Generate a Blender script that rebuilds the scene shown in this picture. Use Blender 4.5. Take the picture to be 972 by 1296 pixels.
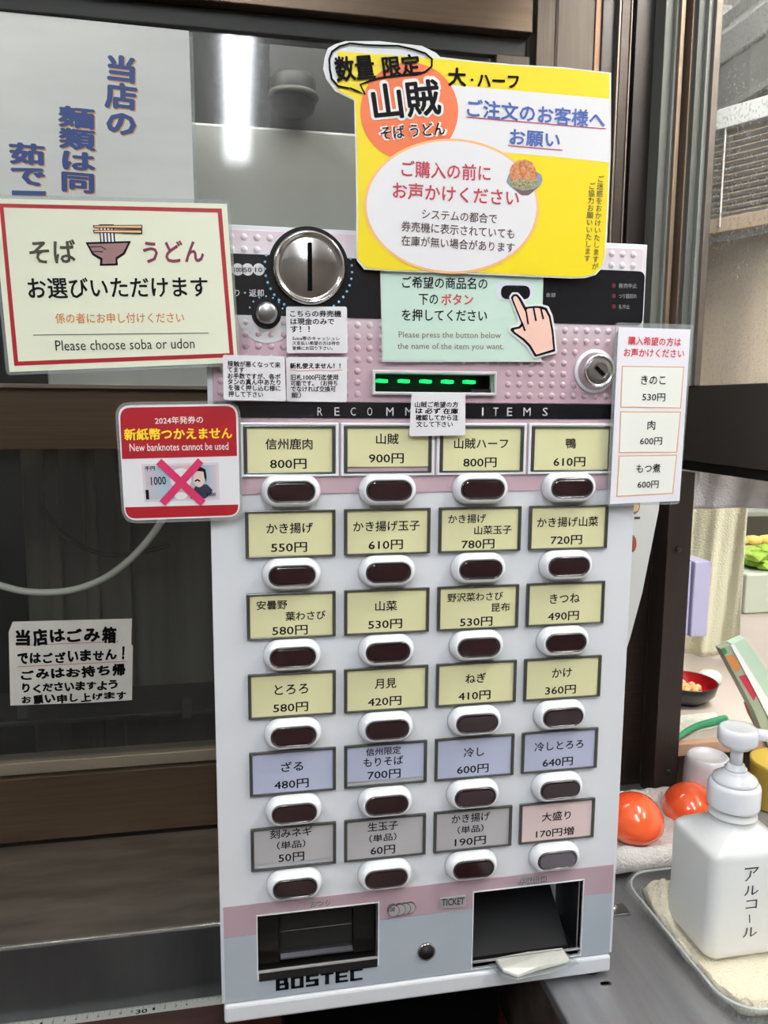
import bpy, bmesh, math, random
from mathutils import Vector, Matrix
random.seed(7)
for o in list(bpy.data.objects): bpy.data.objects.remove(o)
S = bpy.context.scene
COL = S.collection
PI = math.pi

# ---------------------------------------------------------------- camera, world, exposure
F = 985.0
CAM = Vector((0.018516, -0.539572, 0.459307))
RX = Vector((0.9826453, -0.1853744, 0.0066759))
DN = Vector((-0.0185721, -0.1341297, -0.9907897))
FW = Vector((0.1845624, 0.9734709, -0.1352447))
cd = bpy.data.cameras.new('camera'); cam = bpy.data.objects.new('camera', cd); COL.objects.link(cam)
cd.sensor_fit = 'HORIZONTAL'; cd.sensor_width = 36.0; cd.lens = F / 972 * 36
cd.clip_start = 0.01; cd.clip_end = 50
m3 = Matrix((RX, -DN, -FW)).transposed()
cam.matrix_world = Matrix.Translation(CAM) @ m3.to_4x4()
S.camera = cam
W = bpy.data.worlds.new('world'); S.world = W; W.use_nodes = True
W.node_tree.nodes['Background'].inputs[0].default_value = (0.80, 0.88, 1.0, 1)
W.node_tree.nodes['Background'].inputs[1].default_value = 1.2
S.view_settings.view_transform = 'Standard'; S.view_settings.look = 'None'
S.view_settings.exposure = 0.0; S.view_settings.gamma = 1.0
S.view_settings.use_curve_mapping = False

def pt(px, py, axis=1, val=0.0):
    d = RX * ((px - 486) / F) + DN * ((py - 648) / F) + FW
    t = (val - CAM[axis]) / d[axis]
    return CAM + d * t

# ---------------------------------------------------------------- helpers
def lin(c):
    out = []
    for v in c:
        v = v / 255.0
        out.append(v / 12.92 if v <= 0.04045 else ((v + 0.055) / 1.055) ** 2.4)
    return (out[0], out[1], out[2], 1)
MATS = {}
def mat(name, rgb, rough=0.5, metal=0.0, coat=0.0, noise=0.0, nscale=20, stretch=(1, 1, 1), bump=0.0, bscale=None, emit=None, estr=0, trans=0.0, spec=None, rgb2=None):
    if name in MATS: return MATS[name]
    m = bpy.data.materials.new(name); m.use_nodes = True
    nt = m.node_tree; b = nt.nodes['Principled BSDF']
    b.inputs['Base Color'].default_value = lin(rgb)
    b.inputs['Roughness'].default_value = rough
    b.inputs['Metallic'].default_value = metal
    if coat: b.inputs['Coat Weight'].default_value = coat; b.inputs['Coat Roughness'].default_value = 0.12
    if spec is not None: b.inputs['Specular IOR Level'].default_value = spec
    if trans: b.inputs['Transmission Weight'].default_value = trans
    if emit: b.inputs['Emission Color'].default_value = lin(emit); b.inputs['Emission Strength'].default_value = estr
    if noise or bump:
        tc = nt.nodes.new('ShaderNodeTexCoord'); mp = nt.nodes.new('ShaderNodeMapping'); mp.inputs['Scale'].default_value = stretch
        nz = nt.nodes.new('ShaderNodeTexNoise'); nz.inputs['Scale'].default_value = nscale; nz.inputs['Detail'].default_value = 6
        nt.links.new(tc.outputs['Object'], mp.inputs[0]); nt.links.new(mp.outputs[0], nz.inputs['Vector'])
        if noise:
            r = nt.nodes.new('ShaderNodeValToRGB')
            r.color_ramp.elements[0].position = 0.3; r.color_ramp.elements[1].position = 0.7
            c2 = rgb2 if rgb2 else tuple(max(0, v * (1 - noise)) for v in rgb)
            r.color_ramp.elements[0].color = lin(c2); r.color_ramp.elements[1].color = lin(rgb)
            nt.links.new(nz.outputs['Fac'], r.inputs[0]); nt.links.new(r.outputs[0], b.inputs['Base Color'])
        if bump:
            n2 = nz
            if bscale:
                n2 = nt.nodes.new('ShaderNodeTexNoise'); n2.inputs['Scale'].default_value = bscale; n2.inputs['Detail'].default_value = 3
                nt.links.new(mp.outputs[0], n2.inputs['Vector'])
            bp = nt.nodes.new('ShaderNodeBump'); bp.inputs['Strength'].default_value = bump; bp.inputs['Distance'].default_value = 0.004
            nt.links.new(n2.outputs['Fac'], bp.inputs['Height']); nt.links.new(bp.outputs[0], b.inputs['Normal'])
    MATS[name] = m
    return m
def clear_mat(name, tint=(255, 255, 255), ior=1.5, rough=0.02, haze=0.0, hazec=(230, 235, 235), specks=False):
    """thin clear pane: what lies behind passes through, Fresnel part reflects"""
    m = bpy.data.materials.new(name); m.use_nodes = True; nt = m.node_tree
    for n in list(nt.nodes): nt.nodes.remove(n)
    out = nt.nodes.new('ShaderNodeOutputMaterial'); tr = nt.nodes.new('ShaderNodeBsdfTransparent'); tr.inputs[0].default_value = lin(tint)
    gl = nt.nodes.new('ShaderNodeBsdfGlossy'); gl.inputs['Roughness'].default_value = rough
    fr = nt.nodes.new('ShaderNodeFresnel'); fr.inputs[0].default_value = ior
    mx = nt.nodes.new('ShaderNodeMixShader')
    geo = nt.nodes.new('ShaderNodeNewGeometry'); inv = nt.nodes.new('ShaderNodeMath'); inv.operation = 'SUBTRACT'; inv.inputs[0].default_value = 1
    mul = nt.nodes.new('ShaderNodeMath'); mul.operation = 'MULTIPLY'
    nt.links.new(geo.outputs['Backfacing'], inv.inputs[1]); nt.links.new(inv.outputs[0], mul.inputs[0]); nt.links.new(fr.outputs[0], mul.inputs[1])
    nt.links.new(mul.outputs[0], mx.inputs[0]); nt.links.new(gl.outputs[0], mx.inputs[2])
    base = tr.outputs[0]
    if haze or specks:
        df = nt.nodes.new('ShaderNodeBsdfDiffuse'); df.inputs[0].default_value = lin(hazec)
        m2 = nt.nodes.new('ShaderNodeMixShader'); m2.inputs[0].default_value = haze
        nt.links.new(tr.outputs[0], m2.inputs[1]); nt.links.new(df.outputs[0], m2.inputs[2]); base = m2.outputs[0]
        if specks:
            tc = nt.nodes.new('ShaderNodeTexCoord'); mp = nt.nodes.new('ShaderNodeMapping'); mp.inputs['Scale'].default_value = (1, 1, 0.6)
            vo = nt.nodes.new('ShaderNodeTexVoronoi'); vo.inputs['Scale'].default_value = 260
            nt.links.new(tc.outputs['Object'], mp.inputs[0]); nt.links.new(mp.outputs[0], vo.inputs['Vector'])
            lt = nt.nodes.new('ShaderNodeMapRange'); lt.inputs[1].default_value = 0.16; lt.inputs[2].default_value = 0.26; lt.inputs[3].default_value = 0.75; lt.inputs[4].default_value = haze
            nt.links.new(vo.outputs['Distance'], lt.inputs[0]); nt.links.new(lt.outputs[0], m2.inputs[0])
    nt.links.new(base, mx.inputs[1]); nt.links.new(mx.outputs[0], out.inputs[0])
    MATS[name] = m
    return m

def link(name, bm, m, parent=None, smooth=False, bevel=0, segs=2, label=None, sub=0):
    bmesh.ops.remove_doubles(bm, verts=bm.verts, dist=1e-7)
    bmesh.ops.recalc_face_normals(bm, faces=bm.faces)
    me = bpy.data.meshes.new(name); bm.to_mesh(me); bm.free()
    o = bpy.data.objects.new(name, me); COL.objects.link(o)
    for mm in (m if isinstance(m, (list, tuple)) else [m]): me.materials.append(mm)
    if smooth:
        for p in me.polygons: p.use_smooth = True
    if bevel:
        b = o.modifiers.new('bevel', 'BEVEL'); b.width = bevel; b.segments = segs; b.limit_method = 'ANGLE'; b.angle_limit = math.radians(40)
    if sub:
        s = o.modifiers.new('sub', 'SUBSURF'); s.levels = sub; s.render_levels = sub
    if parent: adopt(o, parent)
    if label: o['label'] = label
    return o
def adopt(o, parent):
    o.parent = parent
    o.matrix_parent_inverse = Matrix.Translation(parent_loc(parent)).inverted()
def parent_loc(p):
    return Vector(p.location)          # every parent inverse cancels the levels above
def thing(name, label, cat, loc=(0, 0, 0), group=None):
    o = bpy.data.objects.new(name, None); COL.objects.link(o); o.location = loc; o.empty_display_size = 0.02
    o['label'] = label; o['category'] = cat
    if group: o['group'] = group
    return o
def tag(o, label, cat, group=None):
    o['label'] = label; o['category'] = cat
    if group: o['group'] = group
    return o
def struct(o, label=None):
    o['kind'] = 'structure'
    if label: o['label'] = label
    return o
def sroot(name, loc=(0, 0, 0)):
    o = bpy.data.objects.new(name, None); COL.objects.link(o); o.location = loc; o['kind'] = 'structure'; return o

def box(x0, x1, y0, y1, z0, z1, bm=None):
    bm = bm or bmesh.new()
    r = bmesh.ops.create_cube(bm, size=1)
    for v in r['verts']:
        v.co = Vector(((x0 + x1) / 2 + v.co.x * (x1 - x0), (y0 + y1) / 2 + v.co.y * (y1 - y0), (z0 + z1) / 2 + v.co.z * (z1 - z0)))
    return bm
def prism(pts, y0, y1, bm=None):
    """pts (x, z) outline extruded from y0 to y1; y0 == y1 gives a flat print"""
    bm = bm or bmesh.new()
    a = [bm.verts.new((p[0], y0, p[1])) for p in pts]
    bm.faces.new(a)
    if abs(y1 - y0) > 1e-9:
        b = [bm.verts.new((p[0], y1, p[1])) for p in pts]
        bm.faces.new(list(reversed(b)))
        n = len(pts)
        for i in range(n): bm.faces.new((a[i], a[(i + 1) % n], b[(i + 1) % n], b[i]))
    return bm
def prism_z(pts, z0, z1, bm=None):
    bm = bm or bmesh.new()
    a = [bm.verts.new((p[0], p[1], z0)) for p in pts]; b = [bm.verts.new((p[0], p[1], z1)) for p in pts]
    bm.faces.new(list(reversed(a))); bm.faces.new(b); n = len(pts)
    for i in range(n): bm.faces.new((a[i], a[(i + 1) % n], b[(i + 1) % n], b[i]))
    return bm
def rrect(x0, x1, z0, z1, r, n=6):
    out = []
    for cx, cz, a0 in ((x1 - r, z1 - r, 0), (x0 + r, z1 - r, 90), (x0 + r, z0 + r, 180), (x1 - r, z0 + r, 270)):
        for i in range(n + 1):
            a = math.radians(a0 + 90 * i / n); out.append((cx + r * math.cos(a), cz + r * math.sin(a)))
    return out
def circ(cx, cz, r, n=32, r2=None):
    r2 = r2 or r
    return [(cx + r * math.cos(2 * PI * i / n), cz + r2 * math.sin(2 * PI * i / n)) for i in range(n)]
def rings(sections, close=True, bm=None):
    """loft through a list of equal-length point loops"""
    bm = bm or bmesh.new()
    R = [[bm.verts.new(p) for p in s] for s in sections]
    n = len(R[0])
    for a, b in zip(R, R[1:]):
        for i in range(n): bm.faces.new((a[i], a[(i + 1) % n], b[(i + 1) % n], b[i]))
    if close:
        bm.faces.new(list(reversed(R[0]))); bm.faces.new(R[-1])
    return bm
def lathe_z(c, prof, n=32, close=True, bm=None):
    return rings([[(c[0] + r * math.cos(2 * PI * i / n), c[1] + r * math.sin(2 * PI * i / n), c[2] + z) for i in range(n)] for r, z in prof], close, bm)
def lathe_y(cx, cz, prof, n=40, close=True, bm=None):
    """prof (radius, y)"""
    return rings([[(cx + r * math.cos(2 * PI * i / n), y, cz + r * math.sin(2 * PI * i / n)) for i in range(n)] for r, y in prof], close, bm)
def tube(path, r, n=10, bm=None):
    bm = bm or bmesh.new()
    P = [Vector(p) for p in path]; secs = []
    up = Vector((0, 1, 0.01)).normalized()
    for i, p in enumerate(P):
        t = (P[min(i + 1, len(P) - 1)] - P[max(i - 1, 0)]).normalized()
        u = t.cross(up).normalized(); v = t.cross(u).normalized()
        rr = r[i] if isinstance(r, (list, tuple)) else r
        secs.append([p + u * rr * math.cos(2 * PI * k / n) + v * rr * math.sin(2 * PI * k / n) for k in range(n)])
    return rings(secs, True, bm)
def catmull(pts, n=6):
    pts = [Vector(p) for p in pts]; out = []
    for i in range(len(pts) - 1):
        p0 = pts[max(i - 1, 0)]; p1 = pts[i]; p2 = pts[i + 1]; p3 = pts[min(i + 2, len(pts) - 1)]
        for k in range(n):
            t = k / n
            out.append(0.5 * ((2 * p1) + (p2 - p0) * t + (2 * p0 - 5 * p1 + 4 * p2 - p3) * t * t + (-p0 + 3 * p1 - 3 * p2 + p3) * t ** 3))
    out.append(pts[-1]); return out

# flat printed shapes on a plane Y = const, measured on the photograph
def pxs(pts, Y): return [(lambda v: (v.x, v.z))(pt(x, y, 1, Y)) for x, y in pts]
def ppoly(name, pts, Y, m, parent, thick=0.0, label=None, bevel=0):
    return link(name, prism(pxs(pts, Y), Y, Y + thick), m, parent, label=label, bevel=bevel)
def round_px(pts, r, n=5):
    out = []
    N = len(pts)
    for i in range(N):
        p = Vector(pts[i]); a = Vector(pts[i - 1]); b = Vector(pts[(i + 1) % N])
        rr = r[i] if isinstance(r, (list, tuple)) else r
        if rr <= 0: out.append(tuple(p)); continue
        da = (a - p).normalized() * rr; db = (b - p).normalized() * rr
        for k in range(n + 1):
            t = k / n; q = (p + da) * (1 - t) ** 2 + p * 2 * t * (1 - t) + (p + db) * t * t
            out.append(tuple(q))
    return out
def ell_px(cx, cy, rx, ry, n=40, rot=0):
    c, s = math.cos(math.radians(rot)), math.sin(math.radians(rot))
    return [(cx + rx * math.cos(t) * c - ry * math.sin(t) * s, cy + rx * math.cos(t) * s + ry * math.sin(t) * c) for t in [2 * PI * i / n for i in range(n)]]
def stroke_bm(pts, w, Y, bm=None, closed=False, inpx=True):
    """flat ribbon of width w (pixels) through px points"""
    bm = bm or bmesh.new()
    P = [Vector(p) for p in pts]; L = []; R = []; n = len(P)
    for i in range(n):
        if closed: t = (P[(i + 1) % n] - P[i - 1]).normalized()
        else: t = (P[min(i + 1, n - 1)] - P[max(i - 1, 0)]).normalized()
        nn = Vector((-t.y, t.x)) * w / 2
        L.append(P[i] + nn); R.append(P[i] - nn)
    f = (lambda p: Vector(pt(p[0], p[1], 1, Y))) if inpx else (lambda p: Vector((p[0], Y, p[1])))
    l = [bm.verts.new(f(p)) for p in L]; r = [bm.verts.new(f(p)) for p in R]
    for i in range(n if closed else n - 1):
        j = (i + 1) % n; bm.faces.new((l[i], l[j], r[j], r[i]))
    return bm

# ---------------------------------------------------------------- lettering (Blender's own fonts)
def glyph_mesh(text, bold=0.0, vertical=False, res=2, space=1.0):
    c = bpy.data.curves.new('lettering', 'FONT')
    c.body = '\n'.join(text) if vertical else text
    if vertical: c.align_x = 'CENTER'; c.space_line = space
    else: c.space_character = space
    c.resolution_u = res
    o = bpy.data.objects.new('tmp', c)
    me = o.to_mesh()
    V = [v.co.copy() for v in me.vertices]; Fc = [tuple(p.vertices) for p in me.polygons]
    o.to_mesh_clear(); bpy.data.objects.remove(o); bpy.data.curves.remove(c)
    if bold > 0:
        n = 6 if bold < .05 else 14
        base, fb, nv = V, Fc, len(V); V = []; Fc = []
        for k in range(n):
            a = 2 * PI * k / n
            V += [Vector((v.x + bold * math.cos(a), v.y + bold * math.sin(a), (k + 1) * 4e-6)) for v in base]; Fc += [tuple(i + k * nv for i in f) for f in fb]
        V += base; Fc += [tuple(i + n * nv for i in f) for f in fb]
    xs = [v.x for v in V]; ys = [v.y for v in V]
    return V, Fc, min(xs), max(xs), min(ys), max(ys)
def write_xy(parent, text, A, B, h, m, Y, bold=0.0, name='lettering', space=1.0, label=None):
    """ink box of the text spans A -> B (x, z points, mid height) with height h, on the plane Y"""
    V, Fc, x0, x1, y0, y1 = glyph_mesh(text, bold, space=space)
    A = Vector(A); B = Vector(B); d = B - A; L = d.length; u = d.normalized(); v = Vector((-u.y, u.x))
    sx = L / (x1 - x0); sy = h / (y1 - y0); ym = (y0 + y1) / 2
    me = bpy.data.meshes.new(name)
    me.from_pydata([(A.x + u.x * (p.x - x0) * sx + v.x * (p.y - ym) * sy, Y - p.z, A.y + u.y * (p.x - x0) * sx + v.y * (p.y - ym) * sy) for p in V], [], Fc)
    me.materials.append(m)
    o = bpy.data.objects.new(name, me); COL.objects.link(o); adopt(o, parent)
    if label: o['label'] = label
    return o
def write(parent, text, a, b, hpx, m, Y, bold=0.0, space=1.0, name='lettering'):
    mx, my = (a[0] + b[0]) / 2, (a[1] + b[1]) / 2
    A = pt(a[0], a[1], 1, Y); B = pt(b[0], b[1], 1, Y)
    h = (pt(mx, my - hpx / 2, 1, Y) - pt(mx, my + hpx / 2, 1, Y)).length
    return write_xy(parent, text, (A.x, A.z), (B.x, B.z), h, m, Y, bold, name, space)
def write_v(parent, text, top, bot, wpx, m, Y, bold=0.0, space=1.0, name='lettering'):
    V, Fc, x0, x1, y0, y1 = glyph_mesh(text, bold, True, space=space)
    T = pt(top[0], top[1], 1, Y); B = pt(bot[0], bot[1], 1, Y)
    A = Vector((B.x, B.z)); d = Vector((T.x, T.z)) - A; L = d.length; v = d.normalized(); u = Vector((v.y, -v.x))
    w = (pt(top[0] - wpx / 2, top[1], 1, Y) - pt(top[0] + wpx / 2, top[1], 1, Y)).length
    sx = w / (x1 - x0); sy = L / (y1 - y0); xm = (x0 + x1) / 2
    me = bpy.data.meshes.new(name)
    me.from_pydata([(A.x + u.x * (p.x - xm) * sx + v.x * (p.y - y0) * sy, Y - p.z, A.y + u.y * (p.x - xm) * sx + v.y * (p.y - y0) * sy) for p in V], [], Fc)
    me.materials.append(m)
    o = bpy.data.objects.new(name, me); COL.objects.link(o); adopt(o, parent)
    return o

# ---------------------------------------------------------------- materials
WHITE = mat('white_enamel', (214, 217, 222), 0.32, spec=0.4, noise=0.02, nscale=8)
GREYP = mat('grey_blue_enamel', (165, 175, 184), 0.4, noise=0.04, nscale=15)
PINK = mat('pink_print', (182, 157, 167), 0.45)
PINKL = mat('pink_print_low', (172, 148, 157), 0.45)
BLACK = mat('black_gloss_print', (14, 15, 20), 0.22, coat=0.3)
INK = mat('black_ink', (18, 18, 22), 0.7, spec=.12)
CHROME = mat('polished_metal', (205, 203, 202), 0.16, 1.0)
STEELK = mat('brushed_knob_metal', (178, 178, 180), 0.3, 1.0, noise=0.15, nscale=60)
DARKM = mat('dark_metal', (52, 54, 58), 0.35, 0.6)
RECESS = mat('recess_black', (24, 24, 27), 0.45)
FRAMEG = mat('label_frame_plastic', (60, 62, 57), 0.3, coat=0.4)
WPLAST = mat('white_plastic', (226, 229, 234), 0.2, coat=0.5)
LENS = mat('dark_red_lens', (34, 12, 18), 0.12, coat=1.0)
LENSG = mat('grey_lens', (88, 82, 90), 0.2, coat=0.8)
PAPERW = mat('white_paper', (220, 220, 224), 0.5, coat=0.25)
LAMIN = clear_mat('laminate_film', (236, 240, 240), 1.5, 0.08, 0.14)
STEEL = mat('brushed_steel', (168, 168, 172), 0.42, 0.7, noise=0.16, nscale=6, stretch=(9, 1.0, 9), bump=0.05, bscale=60)
STEELD = mat('sill_steel', (160, 150, 138), 0.4, 0.85, noise=0.25, nscale=5, stretch=(2, 8, 8), bump=0.05, bscale=40)
BRONZE = mat('bronze_aluminium', (58, 49, 43), 0.38, 0.55, noise=0.18, nscale=30, stretch=(1, 1, 12))
BRONZEH = mat('bronze_aluminium_rail', (80, 65, 50), 0.35, 0.6, noise=0.15, nscale=26, stretch=(0.4, 1, 14))
BRONZED = mat('dark_bronze', (44, 38, 35), 0.35, 0.5, noise=0.15, nscale=20, stretch=(8, 8, 1))
BRONZEL = mat('light_bronze_column', (66, 56, 46), 0.42, 0.5, noise=0.2, nscale=30, stretch=(14, 14, 0.4))
EDGE = mat('pale_edge_metal', (112, 100, 90), 0.35, 0.7)  # slightly paler metal for the narrow edge strips
GREYA = mat('grey_track_aluminium', (100, 102, 96), 0.5, 0.2, noise=0.1, nscale=10, stretch=(10, 10, 0.5))
GREYL = mat('pale_track_aluminium', (134, 137, 131), 0.5, 0.2)
COPPER = mat('copper_edge', (112, 84, 64), 0.45, 0.5)
RUBBER = mat('black_rubber', (16, 15, 15), 0.6)
GLASS = clear_mat('window_glass', (238, 240, 240), 1.55, 0.07, 0.03, (150, 150, 150))
GLASSR = clear_mat('speckled_glass', (255, 255, 255), 1.5, 0.02, 0.07, (235, 235, 232), specks=True)
REDINK = mat('crimson_print', (156, 17, 32), 0.4, coat=0.2)
YELLOW = mat('yellow_print', (228, 206, 18), 0.4, coat=0.3)
CREAM = mat('cream_laminated_paper', (222, 226, 204), 0.35, coat=0.4)

# ---------------------------------------------------------------- room shell
wall_m = mat('warm_wall', (206, 200, 190), 0.7, noise=0.05, nscale=3)
dark_wall = mat('dark_room_wall', (120, 112, 104), 0.7, noise=0.1, nscale=2)
struct(link('floor', box(-2.2, 2.6, -3.2, 1.8, -0.95, -0.9), mat('grey_floor', (110, 104, 98), 0.5, noise=0.2, nscale=4)))
struct(link('ceiling', box(-2.2, 2.6, -3.2, 1.8, 1.66, 1.72), mat('ceiling_board', (190, 188, 182), 0.8)))
struct(link('wall_rear', box(-2.2, 2.6, -3.2, -3.15, -0.9, 1.66), dark_wall))
struct(link('wall_left', box(-2.2, -2.15, -3.15, 1.75, -0.9, 1.66), dark_wall))
struct(link('wall_kitchen', box(-2.2, 2.6, 1.75, 1.8, -0.9, 1.66), wall_m))
struct(link('wall_right', box(2.55, 2.6, -3.15, 1.75, -0.9, 1.66), wall_m))

# ---------------------------------------------------------------- lamps (tubes give the light; kitchen and behind-glass ones are added fill)
TUBE = mat('lit_tube', (255, 255, 255), 0.5, emit=(246, 250, 255), estr=72)
TUBEK = mat('kitchen_fill_tube', (255, 255, 255), 0.5, emit=(255, 250, 240), estr=70)
def batten(x, y0, y1, z, label, TUBE=TUBE):
    t = thing('fluorescent_lamp', label, 'lamp', (x, (y0 + y1) / 2, z))
    link('lamp_body', box(x - .05, x + .05, y0, y1, z + .035, z + .07), WHITE, t, bevel=.004)
    for s in (-1, 1):
        link('tube', tube([(x + s * .028, y0 + .02, z), (x + s * .028, y1 - .02, z)], .014, 12), TUBE, t, smooth=True)
    return t
batten(0.045, -2.6, -0.75, 1.58, 'twin fluorescent lamp on the ceiling above the customer side')
batten(1.15, -1.5, -0.2, 1.58, 'added twin fill lamp on the ceiling nearest the hatch', TUBEK)  # added fill, brightens the kitchen side in place of daylight
batten(1.15, 0.25, 1.5, 1.58, 'added twin fill lamp over the kitchen table in place of daylight')  # also added, stands in for daylight over the table
FILLT = mat('low_fill_tube', (255, 255, 255), .5, emit=(255, 252, 244), estr=115)
batten(1.02, -.22, .25, 1.00, 'added unseen fill lamp low over the kitchen side of the hatch', FILLT)  # unseen lamp added to lift the cloths, a stand-in for daylight
batten(.625, -.45, .10, 1.17, 'added unseen fill lamp just inside the hatch glass', FILLT)  # added out of view to brighten curtain and blind like daylight
il = thing('reflection_fill', 'added unseen fill tube brightening the grey block behind the left window', 'lamp', (0, .47, 1.2))  # hidden lamp added only to brighten the grey block below
link('lamp_body', box(-.45, .45, .45, .49, 1.215, 1.24), WHITE, il, bevel=.003)
link('tube', tube([(-.42, .47, 1.195), (.42, .47, 1.195)], .014, 12), mat('reflection_fill_tube', (255, 255, 255), .5, emit=(250, 250, 245), estr=62), il, smooth=True)
sdv = struct(link('light_blocker', box(-1.1, .48, .3725, .615, .418, .426), RUBBER))  # unseen sheet added to keep that fill off the lower part
batten(-1.2, -2.2, -0.9, 1.58, 'twin fluorescent lamp on the ceiling farthest left')

# ---------------------------------------------------------------- window wall behind the machine
YW = 0.35
w1 = sroot('window_1', (-0.3, YW, 0))
def wbox(name, x0, x1, y0, y1, z0, z1, m, root=w1, bevel=.0012, label=None):
    return link(name, box(x0, x1, y0, y1, z0, z1), m, root, bevel=bevel, label=label)
wbox('bottom_rail', -1.2, .50, .338, .372, -.030, .046, BRONZEH)
wbox('bottom_bead', -1.2, .50, .345, .372, .0465, .061, mat('taupe_bead', (128, 118, 102), .45, .3))
wbox('middle_rail', -1.2, .43, .336, .372, .411, .479, BRONZEH)
wbox('rail_lip', -1.2, .43, .330, .3355, .475, .4795, EDGE, bevel=.0005)
wbox('glass_pane', -1.2, .345, .353, .357, .479, .862, GLASS, bevel=0)
wbox('glass_pane', -1.2, .345, .353, .357, .061, .411, GLASS, bevel=0)
za = pt(324, 50, 1, .35).z; 
wbox('top_gasket', -1.2, .345, .348, .372, .846, .866, RUBBER)
wbox('top_rail', -1.2, .347, .334, .372, .8665, .935, BRONZEH)
wbox('head_groove', -1.2, .347, .345, .372, .935, .940, RUBBER, bevel=0)
wbox('head_rail', -1.2, .395, .330, .372, .940, 1.06, BRONZE)
wbox('sash_stile', .308, .347, .340, .372, .479, .845, BRONZEL)
struct(link('wall_back', box(-2.15, -1.2, .36, .40, -.9, 1.66), wall_m))
struct(link('wall_over_window', box(-1.2, .55, .36, .40, 1.06, 1.66), wall_m))
struct(link('wall_under_window', box(-1.2, .55, .375, .40, -.9, -.03), dark_wall))

# vertical members between the left window and the hatch; each stands at its own depth
tr = [0]
def bar(pxl, pxr, pyref, Y, depth, z0, z1, m, label=None):
    xl = pt(pxl, pyref, 1, Y).x; xr = pt(pxr, pyref, 1, Y).x
    tr[0] += 1
    o = struct(link('trim_%d' % tr[0], box(xl, xr, Y, Y + depth, z0, z1), m, bevel=.0008))
    if label: o['label'] = label
    return o
ZT = 1.1
bar(679, 703, 60, .336, .03, -.03, ZT, BRONZEL)
bar(703.4, 704.6, 60, .334, .03, -.03, ZT, EDGE)
bar(705, 752, 60, .335, .03, -.03, ZT, BRONZEL)
bar(752.4, 761, 60, .333, .03, -.03, ZT, COPPER)
bar(761.4, 782, 60, .330, .03, -.03, ZT, BRONZED)
bar(782, 785, 60, .322, .03, -.03, ZT, EDGE)
bar(785.3, 797, 60, .322, .03, -.03, ZT, BRONZE)
bar(797.3, 799.5, 60, .320, .03, -.03, ZT, EDGE)
bar(799, 804, 60, .335, .03, -.005, ZT, RUBBER)
bar(804, 833, 60, .322, .03, .48, ZT, BRONZED)
bar(833.4, 840, 60, .312, .03, .484, ZT, EDGE)
bar(840.4, 854, 60, .300, .03, .484, ZT, GREYA)
bar(854.4, 860, 60, .294, .03, .484, ZT, GREYL)
bar(860.4, 866, 60, .288, .03, .484, ZT, mat('brown_track', (132, 114, 96), .4, .5))
bar(866, 875, 60, .300, .03, .484, ZT, RUBBER)
bar(875, 882, 60, .282, .03, .484, ZT, mat('brown_track', (132, 114, 96), .4, .5))
bar(882.4, 894.5, 60, .274, .03, .484, ZT, GREYA)
bar(895, 904, 60, .268, .03, .484, ZT, GREYL)
bar(904.4, 912.5, 60, .262, .03, .484, ZT, mat('taupe_track', (112, 104, 96), .4, .5))
# lower jamb below the middle rail
bar(788, 815, 900, .300, .03, -.005, .48, BRONZE)
bar(815.3, 817, 900, .297, .03, -.005, .48, EDGE)
bar(817, 834, 900, .315, .03, -.005, .48, RUBBER)
jamb = bar(832.5, 862, 900, .262, .03, -.004, .3865, mat('jamb_bronze', (60, 51, 46), .4, .4, noise=.1, nscale=20, stretch=(8, 8, 1)), 'dark bronze window stile with a small screw beside the hatch')
sx = pt(858, 695, 1, .262)
link('screw', lathe_y(sx.x, sx.z, [(.0034, .2618), (.0034, .2600), (.0022, .2592), (.0004, .2590)], 14), DARKM, jamb, smooth=True)
sx = pt(845, 977, 1, .262)
link('screw', lathe_y(sx.x, sx.z, [(.0034, .2618), (.0034, .2600), (.0022, .2592), (.0004, .2590)], 14), DARKM, jamb, smooth=True)

# hatch on the right: rail and speckled upper pane run towards the camera
w2 = sroot('window_2', (.53, 0, 0))
XR = .53
wbox('hatch_rail', XR - .004, XR + .03, -.6, .292, .399, .484, mat('rail_grey_bronze', (74, 70, 66), .45, .3), w2)
wbox('rail_gasket', XR, XR + .03, -.6, .292, .388, .3985, RUBBER, w2)
wbox('glass_pane', XR + .018, XR + .021, -.6, .330, .484, 1.1, GLASSR, w2, bevel=0)
wbox('head_rail', XR, XR + .03, -.6, .30, 1.1, 1.16, BRONZE, w2)
# ---------------------------------------------------------------- counters and sill
struct(link('trim_40', box(-1.2, .255, .165, .338, -.037, -.0335), STEELD, bevel=.0012))
struct(link('trim_42', box(-1.2, .255, .1602, .1649, -.0338, -.0312), mat('polished_nosing', (214, 212, 206), .25, .9), bevel=.001))
tp = struct(link('trim_41', box(-1.2, .255, .160, .1645, -.107, -.0335), mat('sill_face_steel', (122, 126, 126), .32, .9, noise=.4, nscale=3, stretch=(3, 1, .4)), bevel=.001))
ct = thing('steel_counter', 'brushed stainless steel counter under the plastic tray and pump bottle', 'counter', (.5, 0, -.9))
link('counter_top', box(.2585, .5285, -.6, .345, -.018, -.006), STEEL, ct, bevel=.002)
link('counter_top', box(.529, 2.0, -.6, .2745, -.018, -.006), STEEL, ct, bevel=.001)
link('counter_side', box(.2605, .266, -.58, .34, -.9, -.0185), STEELD, ct)
wood = mat('red_brown_wood', (70, 34, 24), .45, noise=.35, nscale=14, stretch=(1, 12, 12))
sh = thing('wooden_shelf', 'dark red-brown wooden shelf below the steel sill at lower left', 'shelf', (-.3, 0, -.9))
link('shelf_board', box(-1.2, .256, -.10, .159, -.130, -.108), wood, sh, bevel=.001)
link('shelf_panel', box(-1.18, .25, -.04, -.02, -.9, -.1305), wood, sh)
rs = thing('machine_riser', 'support block under the ticket machine, coloured black for the shade there', 'stand', (.14, .06, -.108))
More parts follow.
